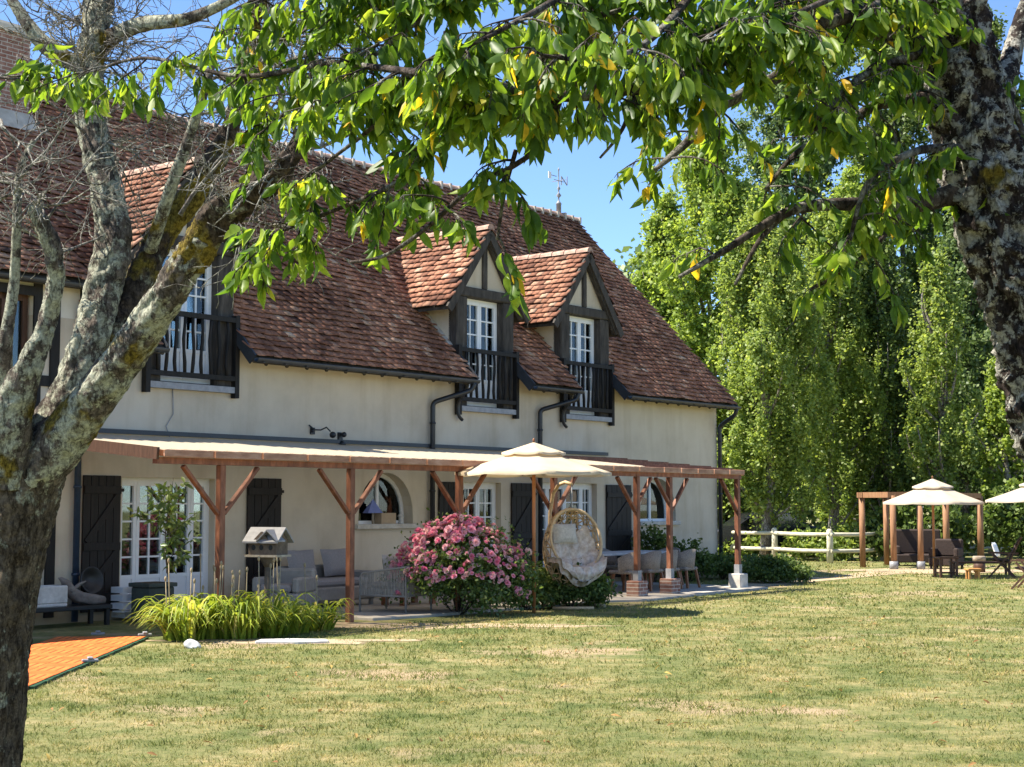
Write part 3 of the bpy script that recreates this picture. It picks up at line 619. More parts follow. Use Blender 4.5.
# dormers
def dormer(uc):
    hw = DHW; zh, za = 5.90, 7.18                       # header and gable apex of the front wall
    k = (za - zh) / hw
    D = MB()
    vb = lambda z: EAV_V - (z - EAV_Z) * SC / SS        # v where the main roof reaches height z
    for s in (-1, 1):                                   # cheeks
        u = uc + s * (hw - .05)
        D.prism([(-.16, zroof(-.16) - .25), (-.16, zh + .06), (vb(zh + .06) - .3, zh + .06)], u - .05, u + .05, 'x')
    D.prism([(uc - hw + .02, zh + .12), (uc + hw - .02, zh + .12), (uc, za - .03)], -.16, -.03, 'y')
    D = D.build('dormer', M['plaster'], house)
    T = MB(); pw = .34
    for s in (-1, 1): T.box(uc + s * hw - (0 if s < 0 else pw), uc + s * hw + (pw if s < 0 else 0), -.20, .02 + random.uniform(0, .01), 3.62, zh)
    T.box(uc - hw - .04, uc + hw + .04, -.18, .05, zh, zh + .2)
    T.box(uc - .075, uc + .075, -.14, .02, zh + .2, za - .12)
    T.build('timber_frame', M['timber'], D, bevel=.02)
    hs = hw + .38; zr = za + .17; ze = zr - hs * k * .93; ov = .14
    L = math.hypot(hs, zr - ze)
    for s in (-1, 1):                                   # barge boards
        BBm = MB().bar((uc, ov - .02, zr - .10), (uc + s * (hs - .02), ov - .02, ze - .10), .055, .17, (0, 1, 0) if False else (0, 0, 1))
        BBm.bar((uc + s * .01, .04, zr - .20), (uc + s * (hs - .16), .04, ze - .06), .10, .10)
        BBm.build('barge_board', M['timber'], D)
        nn = Vector((s * (zr - ze), 0, hs)).normalized(); ax = Vector((s * hs, 0, ze - zr)).normalized()
        kb = MB(); q0 = Vector((uc, 0, zr - .045)); q1 = Vector((uc + s * hs, 0, ze - .045))
        vb0 = vb(zr) - .25; vb1 = vb(ze) - .25
        kb.add([(q0.x, ov, q0.z), (q1.x, ov, q1.z), (q1.x, vb1, q1.z), (q0.x, vb0, q0.z), (q0.x, ov, q0.z - .06), (q1.x, ov, q1.z - .06), (q1.x, vb1, q1.z - .06), (q0.x, vb0, q0.z - .06)],
               [(0,1,2,3), (7,6,5,4), (0,4,5,1), (1,5,6,2), (2,6,7,3), (3,7,4,0)])
        kb.build('roof_boarding', M['timber'], D)
        kf = lambda p: p[:, 2] > EAV_Z + (EAV_V - p[:, 1]) * SS / SC - .12
        tile_field('dormer_roof', D, (uc + s * (hs + .03), ov + .03, ze - .055), (0, -1, 0), (-ax.x, 0, -ax.z), tuple(nn), ov - vb(zr) + .5, L + .02, kf, wob=.008)
        rr = MB()
        for q in range(5): rr.box(uc + s * (hs - .1) - .03, uc + s * (hs - .1) + .03, -.05 - q * .25, .03 - q * .25, ze - .12, ze - .05)
        # mortar fillet along the foot of the cheek
        MB().bar((uc + s * (hw + .05), -.1, zroof(-.1) + .03), (uc + s * (hw + .05), vb(zh) , zh + .02), .13, .07, (0, SS, SC)).build('mortar_fillet', M['mortar'], D)
    rt = MB(); v = ov + .02
    while v > vb(zr) - .1:
        a_ = [math.pi * q / 6 for q in range(7)]
        V_ = [(uc + .12 * math.cos(a), v, zr - .03 + .12 * math.sin(a)) for a in a_] + [(uc + .105 * math.cos(a), v - .36, zr - .035 + .11 * math.sin(a)) for a in a_]
        rt.add(V_, [(q, q + 1, q + 8, q + 7) for q in range(6)] + [tuple(range(7))]); v -= .33
    rt.build('ridge', M['ridge'], D)
    glazed('french_window', D, uc - hw + pw + .002, uc + hw - pw - .002, 3.74, zh - .002, -.16, [(1, 2), (1, 2)], 5, .34, .05)
    MB().box(uc - hw + .0, uc + hw, -.16, .12, 3.60, 3.70).build('sill', M['zinc'], D)
    bl = MB(); vv = .09
    bl.box(uc - hw - .02, uc + hw + .02, vv - .035, vv + .035, 4.78, 4.86).box(uc - hw - .02, uc + hw + .02, vv - .035, vv + .035, 3.80, 3.88)
    for s in (-1, 1): bl.box(uc + s * hw - .045, uc + s * hw + .045, .022, .13, 3.52, 4.9)
    for i in range(9):
        x = uc - hw + .2 + i * (2 * hw - .4) / 8
        bl.tube([(x + .018 * math.sin(i * 2.1 + q * 1.3), vv, 3.86 + q * .94 / 5) for q in range(6)], [.03, .034, .028, .032, .027, .03], 6)
    bl.build('balcony', M['black_wood'], D)
for uc in DORM: dormer(uc)

# ------------------------------------------------------------------ pergola
PV = 3.4; PU = 12.0
pg = thing('pergola', 'long red brown timber pergola with cream roofing along the farmhouse front', 'pergola', W(PU, PV), HROT)
POSTS = [19.27, 16.72, 14.18, 11.57, 8.91, 7.74, 5.06]
def zr_p(v): return 2.485 + (-v) * .098                   # v relative to the front beam
for u in POSTS:
    x = u - PU; pier = u < 9.5
    MB().box(x - .05, x + .05, -.05, .05, .02 if not pier else .50, 2.289).build('post', M['pergola'], pg, bevel=.008)
    if pier:
        p = MB().box(x - .06, x + .06, -.06, .06, .33, .52).build('post_bracket', M['zinc'], pg)
        MB().box(x - .16, x + .16, -.145, .145, .0, .33).build('pier', M['brick'] if u != 5.06 else M['stone'], pg, bevel=.015)
    for s in (-1, 1):
        if u == 5.06 and s < 0: continue
        if u == 7.74 and s > 0 or u == 8.91 and s < 0: pass
        L = .62 if not (u in (7.74, 8.91) and ((u == 7.74) == (s > 0))) else .45
        MB().bar((x + s * .05, .0, 2.28 - L * 1.05), (x + s * (L + .05), .0, 2.27), .05, .08, (0, 1, 0)).build('brace', M['pergola'], pg, bevel=.006)
MB().box(20.41 - PU, 9.0 - PU, -.045, .045, 2.29, 2.375).build('beam', M['pergola'], pg)
MB().box(8.98 - PU, 4.95 - PU, -.045, .045, 2.292, 2.375).build('beam', M['pergola'], pg)
u = 20.4
while u > 5.3:
    w = .86 if u > 9 else .62
    MB().box(u - PU - w + .03, u - PU, .15, .19, 2.375 + random.uniform(-.004, .004), 2.470 + random.uniform(-.003, .003)).build('fascia_board', M['pergola_pale'], pg, bevel=.006); u -= w + .012
u = 20.3; i = 0
while u > 5:
    MB().bar((u - PU, .148, 2.42), (u - PU, -PV + .06, zr_p(-PV) - .07), .06, .08).build('rafter', M['pergola'], pg); u -= .872 if u > 9 else .632
MB().bar((20.44 - PU, .1, 2.42), (20.44 - PU, -PV + .02, zr_p(-PV) - .06), .04, .16).build('end_board', M['teak_dark'], pg)
MB().bar((4.93 - PU, .1, 2.42), (4.93 - PU, -PV + .05, zr_p(-PV) - .07), .04, .11).build('end_board', M['pergola'], pg)
sh = MB()
n = 96                                                     # corrugated sheet
V_ = []; 
for i in range(n + 1):
    u = 20.42 - PU + (8.85 - 20.42) * i / n; dz = .012 * (1 if i % 2 else -1)
    V_ += [(u, .19, zr_p(.19) + .008 + dz), (u, -PV + .02, zr_p(-PV) + .005 + dz)]
sh.add(V_, [(2*i, 2*i+2, 2*i+3, 2*i+1) for i in range(n)], True); sh.build('roofing_sheet', M['sheet'], pg)
MB().box(20.42 - PU, 4.9 - PU, -PV + .005, -PV + .06, zr_p(-PV) + .03, zr_p(-PV) + .10).build('wall_flashing', M['gutter'], pg)
for i in range(6):
    v = -.25 - i * .53; MB().bar((8.84 - PU, v, zr_p(v) - .0), (4.9 - PU, v, zr_p(v) + .0), .14, .03).build('roof_slat', M['pergola'], pg)

# ------------------------------------------------------------------ wall fittings
wl = thing('wall_lamp', 'small black curved lamp on the plaster above the pergola', 'lamp', W(14.14, .0, 3.05), HROT)
MB().box(-.05, .05, .002, .03, -.06, .06).build('wall_plate', M['black'], wl)
MB().tube([(.1, .03, .1), (.0, .06, .02), (-.12, .1, .02), (-.22, .14, .07), (-.3, .16, -.0)], .014, 6).ball((.03, .05, 0), .03).build('arm', M['black'], wl)
MB().ball((-.36, .16, -.06), .06, 10, 6).build('lamp_head', M['black'], wl)
sc_ = thing('security_light', 'small black spotlight fixed low on the wall beside the curved lamp', 'lamp', W(13.45, 0, 2.93), HROT)
MB().box(-.05, .05, .002, .04, -.06, .12).build('wall_plate', M['black'], sc_); MB().ball((-.02, .1, .08), .05).build('lamp_head', M['black'], sc_)
MB().tube([(0, .03, -.06), (-.03, .1, -.12)], .05, 8).build('sensor', M['black'], sc_)
cb = MB(); cb.tube([(17.3, .02, 3.62), (17.28, .02, 3.2), (17.42, .02, 3.0), (17.33, .02, 2.8), (17.3, .02, 2.76)], .008, 5)
tag(cb.build('cable', M['zinc'], loc=HC, rotz=HROT), 'thin grey cable hanging down the wall under the leftmost dormer balcony', 'cable')

# ------------------------------------------------------------------ foliage machinery
LEAF_T = []; LEAF_F = []
rows = [(0, .0), (.12, .10), (.34, .185), (.6, .175), (.84, .08), (1.0, .0)]
for t_, hw in rows:
    z = -.22 * t_ * t_
    LEAF_T += [(-hw, t_, z + hw * .45), (0, t_, z), (hw, t_, z + hw * .45)]
for i in range(5):
    a = i * 3
    for p, q in ((0, 1), (1, 2)):
        LEAF_F += [(a+p, a+q, a+3+q), (a+p, a+3+q, a+3+p)]
DIA_T = [(0, 0, 0), (.34, .5, .06), (0, 1, -.05), (-.34, .5, .06)]; DIA_F = [(0, 1, 2, 3)]
def leaf_cloud(pos, size, up=.5, droop=0.0, jit=1.0, nrm=None):
    n = len(pos); Y = unit(rdir(n) * jit + np.array([0, 0, -droop])); Nr = unit(rdir(n) + np.array([0, 0, up])) if nrm is None else unit(rdir(n) * .75 + nrm + np.array([0, 0, .35]))
    X, Y, Z = frames(Y, Nr); return scatter(DIA_T, DIA_F, pos, X, Y, Z, size * rng.uniform(.6, 1.25, n))
def crown_points(n, prof, H0, H1, rx, ry, kind, seed=0):
    """points through a crown: along rising boughs with clumps, uneven outline and gaps"""
    r = np.random.default_rng(seed); pts = []; boughs = []; nrm = []
    if kind == 'column':
        nb = 90
        for i in range(nb):
            z0 = H0 + (H1 - H0) * r.uniform(0, .82); a = r.uniform(0, 2*np.pi); L = r.uniform(1.6, 4.2) * (H1 - H0) / 13
            rr = r.uniform(.25, 1.0); zt = min(z0 + L, H1)
            t = np.linspace(0, 1, 8)
            out = rr * (1 - (1 - t) ** 2)
            x = rx * out * np.cos(a) * prof((z0 + t * (zt - z0) - H0) / (H1 - H0)); y = ry * out * np.sin(a) * prof((z0 + t * (zt - z0) - H0) / (H1 - H0))
            boughs.append(np.stack([x, y, z0 + t * (zt - z0)], 1))
    else:
        nb = 120
        for i in range(nb):
            h = r.uniform(0, 1) ** .8; a = r.uniform(0, 2*np.pi); rr = r.uniform(.35, 1.08) 
            z1 = H0 + (H1 - H0) * h; w = prof(h)
            tip = np.array([rx * w * rr * np.cos(a), ry * w * rr * np.sin(a), z1])
            root = np.array([0, 0, max(H0 * .8, z1 - (H1 - H0) * .22 * rr)]); mid = (root + tip) / 2 + np.array([0, 0, -.25])
            t = np.linspace(0.25, 1, 7)[:, None]
            boughs.append(root * (1-t)**2 + mid * 2*t*(1-t) + tip * t**2)
    per = n // nb; sig = np.array([rx, ry, (rx + ry) / 2]) * (.13 if kind == 'column' else .15)
    if kind == 'column': sig[2] *= 2.2
    for B in boughs:
        t = r.beta(2.2, 1.2, per) * (len(B) - 1); i = np.minimum(t.astype(int), len(B) - 2); f = (t - i)[:, None]
        c = B[i] * (1 - f) + B[i+1] * f
        # sub-clumps
        k = max(3, per // 80); cc = c[r.integers(0, per, k)] + r.normal(size=(k, 3)) * sig * .5
        sel = cc[r.integers(0, k, per)]; m = r.uniform(size=(per, 1)) < .84
        p = np.where(m, sel + r.normal(size=(per, 3)) * sig * .24 * r.uniform(.6, 1.5, (per, 1)), c + r.normal(size=(per, 3)) * sig)
        pts.append(p); nrm.append(unit(p - sel) * 1.0 + unit((p - np.array([0, 0, p[:, 2].mean()])) * np.array([1, 1, .3])) * .35)
    crown_points.nrm = np.concatenate(nrm)
    return np.concatenate(pts), boughs
def tree(label, px, Y, hw, top, kind, leaf, n, size, base=0.0, h0=.12, group='trees beyond the lawn', name='tree', seed=1, trunk_r=.2, depth=None):
    b0 = pt(px, 505, Y); H = pt(px, top, Y).z; rx = hw / FPX * Y; ry = depth or rx
    root = thing(name, label, 'tree', (b0.x, b0.y, 0), 0, group)
    prof = (lambda h: np.clip(np.sin(np.pi * np.clip(h * .92 + .10, 0, 1)) ** .55, .05, 1)) if kind == 'column' else (lambda h: np.clip(np.sin(np.pi * np.clip(h * .9 + .12, 0, 1)) ** .7, .08, 1))
    P, boughs = crown_points(n, prof, H * h0, H, rx, ry, kind, seed)
    V, F = leaf_cloud(P, size, .6, .15, nrm=crown_points.nrm)
    np_mesh('crown', V, F, M[leaf], root, rnd=np.clip(rng.normal(.5, .25, len(F)), 0, 1))
    T = MB(); rn = random.Random(seed)
    T.tube([(0.12*math.sin(i*.9+seed), .1*math.cos(i*.7), H * .9 * i / 10) for i in range(11)], [max(.03, trunk_r * (1 - i / 11)) for i in range(11)], 9, noise=.08, seed=seed)
    for B in boughs[::(3 if kind == 'column' else 2)]:
        q = [Vector(p) for p in B]; T.tube(q, [max(.012, trunk_r * .28 * (1 - i / len(q))) for i in range(len(q))], 5)
    T.build('trunk', M['bark_far'], root)
    return root

# ------------------------------------------------------------------ trees behind
tree('broad green tree rising just behind the roof at its right end', 668, 63, 50, 190, 'broad', 'leaf_broad', 41800, 0.177, seed=3)
tree('tall sunlit broad tree beside the house gable with rounded leafy top', 712, 58, 72, 118, 'broad', 'leaf_broad', 64600, 0.170, seed=4, h0=.16)
tree('bright yellow-green poplar nearest to the pale fence, leaning branches to the ground', 768, 50, 66, 205, 'column', 'leaf_poplar', 68400, 0.129, seed=5, h0=.09)
tree('dense poplar directly behind the pergola end and timber arbour', 832, 54.5, 62, 215, 'column', 'leaf_poplar', 57000, 0.129, seed=6, h0=.04)
tree('darker slim poplar behind the paler complete parasol', 888, 55, 54, 245, 'column', 'leaf_dark', 45600, 0.136, seed=7, h0=.05)
tree('slim poplar with a bare pale lower trunk right of the arbour', 944, 51, 46, 262, 'column', 'leaf_poplar', 28500, 0.129, seed=8, h0=.14, trunk_r=.26)
tree('very tall blue-green tree rising above the row of poplars', 800, 66, 84, -20, 'broad', 'leaf_blue', 57000, 0.204, seed=9, h0=.1)
tree('tallest dark tree behind the slim poplars', 905, 68, 85, -70, 'broad', 'leaf_dark', 60800, 0.218, seed=10, h0=.1)
tree('tall dark tree at the right behind the leaning lichened trunk', 1000, 64, 75, 10, 'broad', 'leaf_dark', 49400, 0.204, seed=11, h0=.1)
tree('low bright green tree behind the right edge parasol', 1008, 54, 46, 352, 'broad', 'leaf_broad', 28500, 0.150, seed=12, h0=.05)
tree('dark low tree behind the fence beside the house corner', 735, 59, 42, 420, 'broad', 'leaf_dark', 30400, 0.163, seed=13, h0=.1)
tree('rounded tree beyond the right border of the lawn', 1095, 54, 80, 150, 'broad', 'leaf_dark', 38000, 0.190, seed=14, h0=.08)
tree('mid green broad tree filling the gap behind the dense poplar', 858, 61, 62, 170, 'broad', 'leaf_broad', 40000, .17, seed=21, h0=.08)
tree('mid green broad tree behind the slim poplar with the pale trunk', 968, 60, 60, 205, 'broad', 'leaf_blue', 40000, .17, seed=22, h0=.08)
# far wood behind everything
n = 90000
x = rng.uniform(-6, 62, n); y = 82 + rng.uniform(-4, 6, n); h = 12 + 3 * np.sin(x * .35) + 2 * np.sin(x * .83 + 1) + rng.normal(0, .8, n)
z = h * rng.uniform(0, 1, n) ** .8
V, F = leaf_cloud(np.stack([x, y, z], 1), .5, .6, .1)
o = np_mesh('far_wood', V, F, M['leaf_blue'], rnd=np.clip(rng.normal(.45, .25, len(F)), 0, 1)); tag(o, 'dark mass of far woodland behind the tree row', 'woodland', kind='stuff')
# undergrowth behind the fence
def bush(name, label, loc, r, h, leaf, n, size, group=None, cat='shrub', ry=None, stems=8, flat=.55):
    root = thing(name, label, cat, loc, 0, group); ry = ry or r
    k = 46; a = rng.uniform(0, 6.283, k); q = rng.uniform(.0, 1, k) ** .5
    c = np.stack([r * q * np.cos(a) * .85, ry * q * np.sin(a) * .85, h * (.12 + .82 * np.sqrt(np.clip(1 - (q * .95) ** 2, 0, 1)) * rng.uniform(.06, 1, k) ** .7)], 1)
    P = c[rng.integers(0, k, n)] + rng.normal(size=(n, 3)) * np.array([r, ry, h * .7]) * .13
    P[:, 2] = np.abs(P[:, 2]) + .02
    V, F = leaf_cloud(P, size, .5, .1); np_mesh('foliage', V, F, M[leaf], root, rnd=np.clip(rng.normal(.5, .27, n), 0, 1))
    T = MB()
    for i in range(stems):
        q = Vector(c[i]); T.tube([(q.x * .1, q.y * .1, 0), (q.x * .45, q.y * .45, q.z * .55), tuple(q)], [.014, .01, .005], 5)
    T.build('stems', M['bark_twig'], root); return root
def gp(px, py): 
    r = pt(px, py, 1.0) - Vector((0, 0, CAM_H)); t_ = -CAM_H / r.z; return Vector((r.x * t_, r.y * t_, 0))
bush('shrub', 'loose pale green undergrowth behind the fence beside the dark car', Vector((7.6, 51.6, 0)), 1.2, .8, 'leaf_poplar', 3500, .16, cat='shrub', ry=.7)
bush('shrub', 'loose undergrowth under the fence by the timber arbour', Vector((10.0, 49.0, 0)), 1.5, 1.1, 'leaf_poplar', 3500, .16, ry=.7)
bush('shrub', 'dark leafy shrub behind the brown rattan sofa', Vector((12.8, 48.5, 0)), 1.8, 2.2, 'leaf_dark', 5000, .2, ry=.8)
bush('shrub', 'dark leafy shrub behind the garden chairs at the right edge', Vector((16.2, 48.5, 0)), 2.0, 2.4, 'leaf_dark', 6000, .2, ry=.8)

# ------------------------------------------------------------------ fence, car
fx = [pt(p, 505, y) for p, y in ((712, 52.2), (774, 49.4), (829, 46.9), (880, 48.5), (950, 50), (1030, 51))]
fn = thing('fence', 'pale wooden post and rail fence below the tree row', 'fence', (fx[1].x, fx[1].y, 0))
o_ = Vector((fx[1].x, fx[1].y, 0))
for i, p in enumerate(fx):
    q = Vector((p.x, p.y, 0)) - o_
    MB().tube([q, q + Vector((.01, 0, .6)), q + Vector((0, 0, .98)), q + Vector((0, 0, 1.03))], [.10, .10, .095, .05], 10).build('post', M['fence'], fn)
    if i < len(fx) - 1:
        e = Vector((fx[i+1].x, fx[i+1].y, 0)) - o_
        for z in (.36, .86): MB().tube([q + Vector((0, -.09, z)), (q + e) / 2 + Vector((0, -.09, z - .02)), e + Vector((0, -.09, z))], .06, 8).build('rail', M['fence'], fn)
car = thing('car', 'dark parked car half hidden by leaves behind the pale fence', 'car', (8.6, 52.2, 0), R(8))
prof = [(-2.1, .35), (-2.15, .75), (-1.9, .98), (-1.35, 1.06), (-.75, 1.48), (.55, 1.52), (1.25, 1.08), (2.0, .9), (2.15, .6), (2.1, .35)]
MB().prism(prof, -.85, .85, 'y').build('body', M['car'], car, bevel=.06)
for s in (-1, 1):
    MB().prism([(-1.2, 1.07), (-.72, 1.42), (-.12, 1.45), (-.12, 1.06)], s * .853 - .004, s * .853 + .004, 'y').build('window', M['glass'], car)
    MB().prism([(-.04, 1.06), (-.04, 1.45), (.5, 1.46), (1.05, 1.09)], s * .853 - .004, s * .853 + .004, 'y').build('window', M['glass'], car)
    for x in (-1.35, 1.35):
        w_ = MB().tube([(x, s * .7, .32), (x, s * .88, .32)], .32, 18).build('wheel', M['tyre'], car); MB().tube([(x, s * .875, .32), (x, s * .892, .32)], .19, 14).build('rim', M['zinc'], w_)
    MB().box(2.08, 2.17, s * .55 - .17, s * .55 + .17, .62, .76).build('headlight', M['white'], car)

# ------------------------------------------------------------------ parasols
def parasol(label, loc, r, rim, apex, cloth, pole='teak', group='double topped parasols'):
    root = thing('parasol', label, 'parasol', loc, R(8), group); n = 8
    vr, vz = r * .41, (apex - rim)
    MB().tube([(0, 0, 0), (0, 0, apex - .1)], .031, 10).build('pole', M['pole_wood'], root)
    def cone(r0, z0, r1, z1, drop, sag):
        V_ = []; S_ = 6; K = 8
        for i in range(K + 1):
            f = i / K
            for j in range(n * S_):
                a = j * 2 * math.pi / (n * S_); w = (j % S_) / S_; chord = math.cos(math.pi / n) / math.cos((w - .5) * 2 * math.pi / n)
                rr = (r0 + (r1 - r0) * f) * chord; z = z0 + (z1 - z0) * f - sag * math.sin(math.pi * f) * (.4 + .6 * math.sin(math.pi * w)) - .02 * f * math.sin(math.pi * w)
                V_.append((rr * math.cos(a), rr * math.sin(a), z))
        m_ = n * S_; F_ = [(i*m_+j, i*m_+(j+1) % m_, (i+1)*m_+(j+1) % m_, (i+1)*m_+j) for i in range(K) for j in range(m_)]
        # short hanging hem
        b = len(V_)
        for j in range(m_): p = V_[K*m_+j]; V_.append((p[0] * 1.002, p[1] * 1.002, p[2] - drop))
        F_ += [(K*m_+j, K*m_+(j+1) % m_, b+(j+1) % m_, b+j) for j in range(m_)]
        return MB().add(V_, F_, True)
    cone(.30 * r, rim + .60 * vz, r, rim + .05, .05, .012).build('canopy', M[cloth], root)
    cone(.02, apex - .03, vr, rim + .66 * vz, .035, .005).build('canopy_cap', M[cloth], root)
    MB().ball((0, 0, apex + .01), .022, 8, 6, 1.6).build('finial', M[pole], root)
    for i in range(n):
        a = i * 2 * math.pi / n; c, s = math.cos(a), math.sin(a)
        MB().bar((c * .04, s * .04, rim + .58 * vz), (c * (r - .02), s * (r - .02), rim + .03), .022, .03).build('rib', M[pole], root)
        MB().bar((c * .04, s * .04, rim + .02), (c * r * .5, s * r * .5, rim + .29 * vz), .018, .022).build('strut', M[pole], root)
        # timber ring under the cap
    rg = MB()
    for i in range(n):
        a0 = i * 2 * math.pi / n; a1 = (i + 1) * 2 * math.pi / n; q = .30 * r
        rg.bar((q * math.cos(a0), q * math.sin(a0), rim + .635 * vz), (q * math.cos(a1), q * math.sin(a1), rim + .635 * vz), .025, .06)
    rg.build('vent_ring', M[pole], root)
    return root
q = gp(534, 613); parasol('large cream double topped parasol standing beside the pink rose bush', (q.x, q.y, 0), 1.30, 2.235, 2.80, 'parasol')
q = gp(934.5, 577); parasol('pale double topped parasol at the timber arbour across the lawn', (q.x, q.y, 0), 1.28, 1.77, 2.42, 'parasol_white')
q = gp(1046, 579); parasol('pale parasol cut by the right edge of the photo', (q.x, q.y, 0), 1.42, 1.82, 2.46, 'parasol_white')

# ------------------------------------------------------------------ timber arbour
q0 = gp(894, 569); ab = thing('arbour', 'low timber frame of round posts behind the far parasol', 'arbour', (q0.x, q0.y, 0))
TOPZ = 2.03
ps = [gp(*p) - q0 for p in ((863, 567.5), (887, 565), (894, 569.5), (921, 569.5), (947, 563), (981, 563))]
for i, p in enumerate(ps):
    MB().tube([p, p + Vector((0, 0, TOPZ - (.02 if i != 3 else .3)))], .085 if i in (0, 1, 2, 3) else .10, 10).build('post', M['arbour'], ab)
    if i in (2, 3): MB().lathe([(.12, 0), (.12, .22)], 10, p).build('post_shoe', M['zinc'], ab)
for a, bb in ((0, 1), (0, 2), (1, 4), (2, 3), (4, 5), (3, 5)):
    MB().bar(ps[a] + Vector((0, 0, TOPZ)) + (ps[a] - ps[bb]).normalized() * .15, ps[bb] + Vector((0, 0, TOPZ)), .13, .15).build('beam', M['arbour'], ab)

def sofa(name, label, cat, loc, rotz, w, d, m, cush, hb=.78, arms=True, group=None):
    root = thing(name, label, cat, loc, rotz, group)
    MB().box(-w/2, w/2, -d/2, d/2, .10, .34).build('base', M[m], root, bevel=.03)
    MB().box(-w/2 + .02, w/2 - .02, -d/2, -d/2 + .14, .34, hb).build('backrest', M[m], root, bevel=.04)
    for s in (-1, 1):
        if arms: MB().box(s * w/2 - (.12 if s > 0 else 0), s * w/2 + (0 if s > 0 else .12), -d/2 + .14, d/2 - .02, .34, .58).build('armrest', M[m], root, bevel=.03)
        for y in (-1, 1): MB().box(s * (w/2 - .06) - .03, s * (w/2 - .06) + .03, y * (d/2 - .06) - .03, y * (d/2 - .06) + .03, 0, .10).build('leg', M[m], root)
    if cush: MB().box(-w/2 + .13, w/2 - .13, -d/2 + .15, d/2 - .01, .34, .47).build('seat_pad', M[cush], root, bevel=.04)
    return root
q = gp(924, 567); sofa('rattan_sofa', 'high dark brown rattan sofa under the timber arbour', 'sofa', (q.x + .1, q.y + .9, 0), R(172), 1.35, .8, 'brown_wicker', None, 1.05)
q = gp(953, 570); sofa('rattan_armchair', 'dark rattan armchair right of the high brown sofa', 'armchair', (q.x, q.y + .6, 0), R(150), .8, .75, 'brown_wicker', None, .82)
def table(name, label, cat, loc, rotz, w, d, h, m, th=.04, leg=.05, rail=True):
    root = thing(name, label, cat, loc, rotz)
    MB().box(-w/2, w/2, -d/2, d/2, h - th, h).build('tabletop', M[m], root, bevel=.008)
    for sx in (-1, 1):
        for sy in (-1, 1): x, y = sx * (w/2 - leg), sy * (d/2 - leg); MB().box(x - leg/2, x + leg/2, y - leg/2, y + leg/2, 0, h - th).build('leg', M[m], root)
        if rail: x = sx * (w/2 - leg); MB().box(x - .015, x + .015, -d/2 + leg * 1.5, d/2 - leg * 1.5, .10, .14).build('stretcher', M[m], root)
    if rail: MB().box(-w/2 + leg * 1.5, w/2 - leg * 1.5, -.015, .015, .10, .14).build('shelf_rail', M[m], root)
    return root
q = gp(948.5, 578); table('side_table', 'small square brown wooden table beside the far parasol pole', 'table', (q.x, q.y + .2, 0), R(6), .5, .45, .50, 'teak_dark')
q = gp(974.5, 579.5); table('wooden_stool', 'low orange wooden stool in front of the stump table', 'stool', (q.x, q.y + .12, 0), R(4), .32, .28, .26, 'orange_wood', .05, .05, False)
q = gp(983, 573); sp = thing('stump_table', 'grey tree stump table between the stool and the folding chair', 'table', (q.x, q.y + .3, 0))
MB().lathe([(.15, 0), (.15, .28)], 14).build('stump_base', M['teak_dark'], sp); MB().lathe([(.165, .28), (.17, .40), (.155, .425)], 14).build('stump_top', M['stump'], sp)
q = gp(972, 576); table('long_bench', 'long low dark bench behind the orange stool', 'bench', (q.x + .35, q.y + .5, 0), R(2), 1.5, .35, .34, 'teak_dark', .05, .05, False)
def garden_chair(label, loc, rotz, m, cloth, group='folding chairs at the right'):
    root = thing('garden_chair', label, 'chair', loc, rotz, group)
    MB().pillow((0, 0, .42), .52, .5, .08, (1, 0, 0), (0, 1, 0.1)).build('seat', M[cloth], root)
    MB().pillow((0, -.33, .70), .52, .62, .08, (1, 0, 0), (0, -.45, .9)).build('backrest', M[cloth], root)
    for s in (-1, 1):
        MB().bar((s * .27, .28, 0), (s * .27, -.22, .56), .03, .04).build('leg', M[m], root); MB().bar((s * .27, -.32, 0), (s * .27, .18, .56), .03, .04).build('leg', M[m], root)
        MB().bar((s * .27, -.42, .58), (s * .27, .28, .60), .05, .03).build('armrest', M[m], root)
        MB().bar((s * .24, -.2, .38), (s * .24, -.5, .98), .03, .03).build('back_frame', M[m], root)
    return root
q = gp(1005, 578); gc1 = garden_chair('dark garden chair with a pale seat right of the stump table', (q.x, q.y + .3, 0), R(70), 'teak_dark', 'brown_wicker')
q = gp(1028, 589); garden_chair('dark garden chair cut by the right edge below the pale parasol', (q.x, q.y, 0), R(60), 'teak_dark', 'brown_wicker')
q = gp(1001, 572); wc = MB().pillow((0, 0, 0), .34, .40, .09, (.5, .8, 0), (-.25, .15, .9)); tag(wc.build('cushion', M['white'], loc=(q.x - .06, q.y + .2, .58)), 'white cushion leaning in the dark chair right of the stump', 'cushion')

# ------------------------------------------------------------------ terrace furniture
TZ = .045
sofa('garden_sofa', 'grey two seat sofa against the wall behind the rope armchair', 'sofa', W(14.55, .75, TZ), HROT, 1.7, .8, 'grey_frame', 'grey_fabric', .68)
for du, lb in ((.42, 'left of the two grey back cushions on the terrace sofa'), (-.40, 'right of the two grey back cushions on the terrace sofa')):
    tag(MB().pillow((0, 0, 0), .66, .48, .18, (1, 0, 0), (0, -.25, .95)).build('cushion', M['grey_fabric'], loc=W(14.55 + du, .62, TZ + .72), rotz=HROT), lb, 'cushion', 'grey sofa cushions')
ac = thing('rope_armchair', 'grey rope sided armchair with its back to the lawn', 'armchair', W(14.75, 2.55, TZ), HROT + R(192))
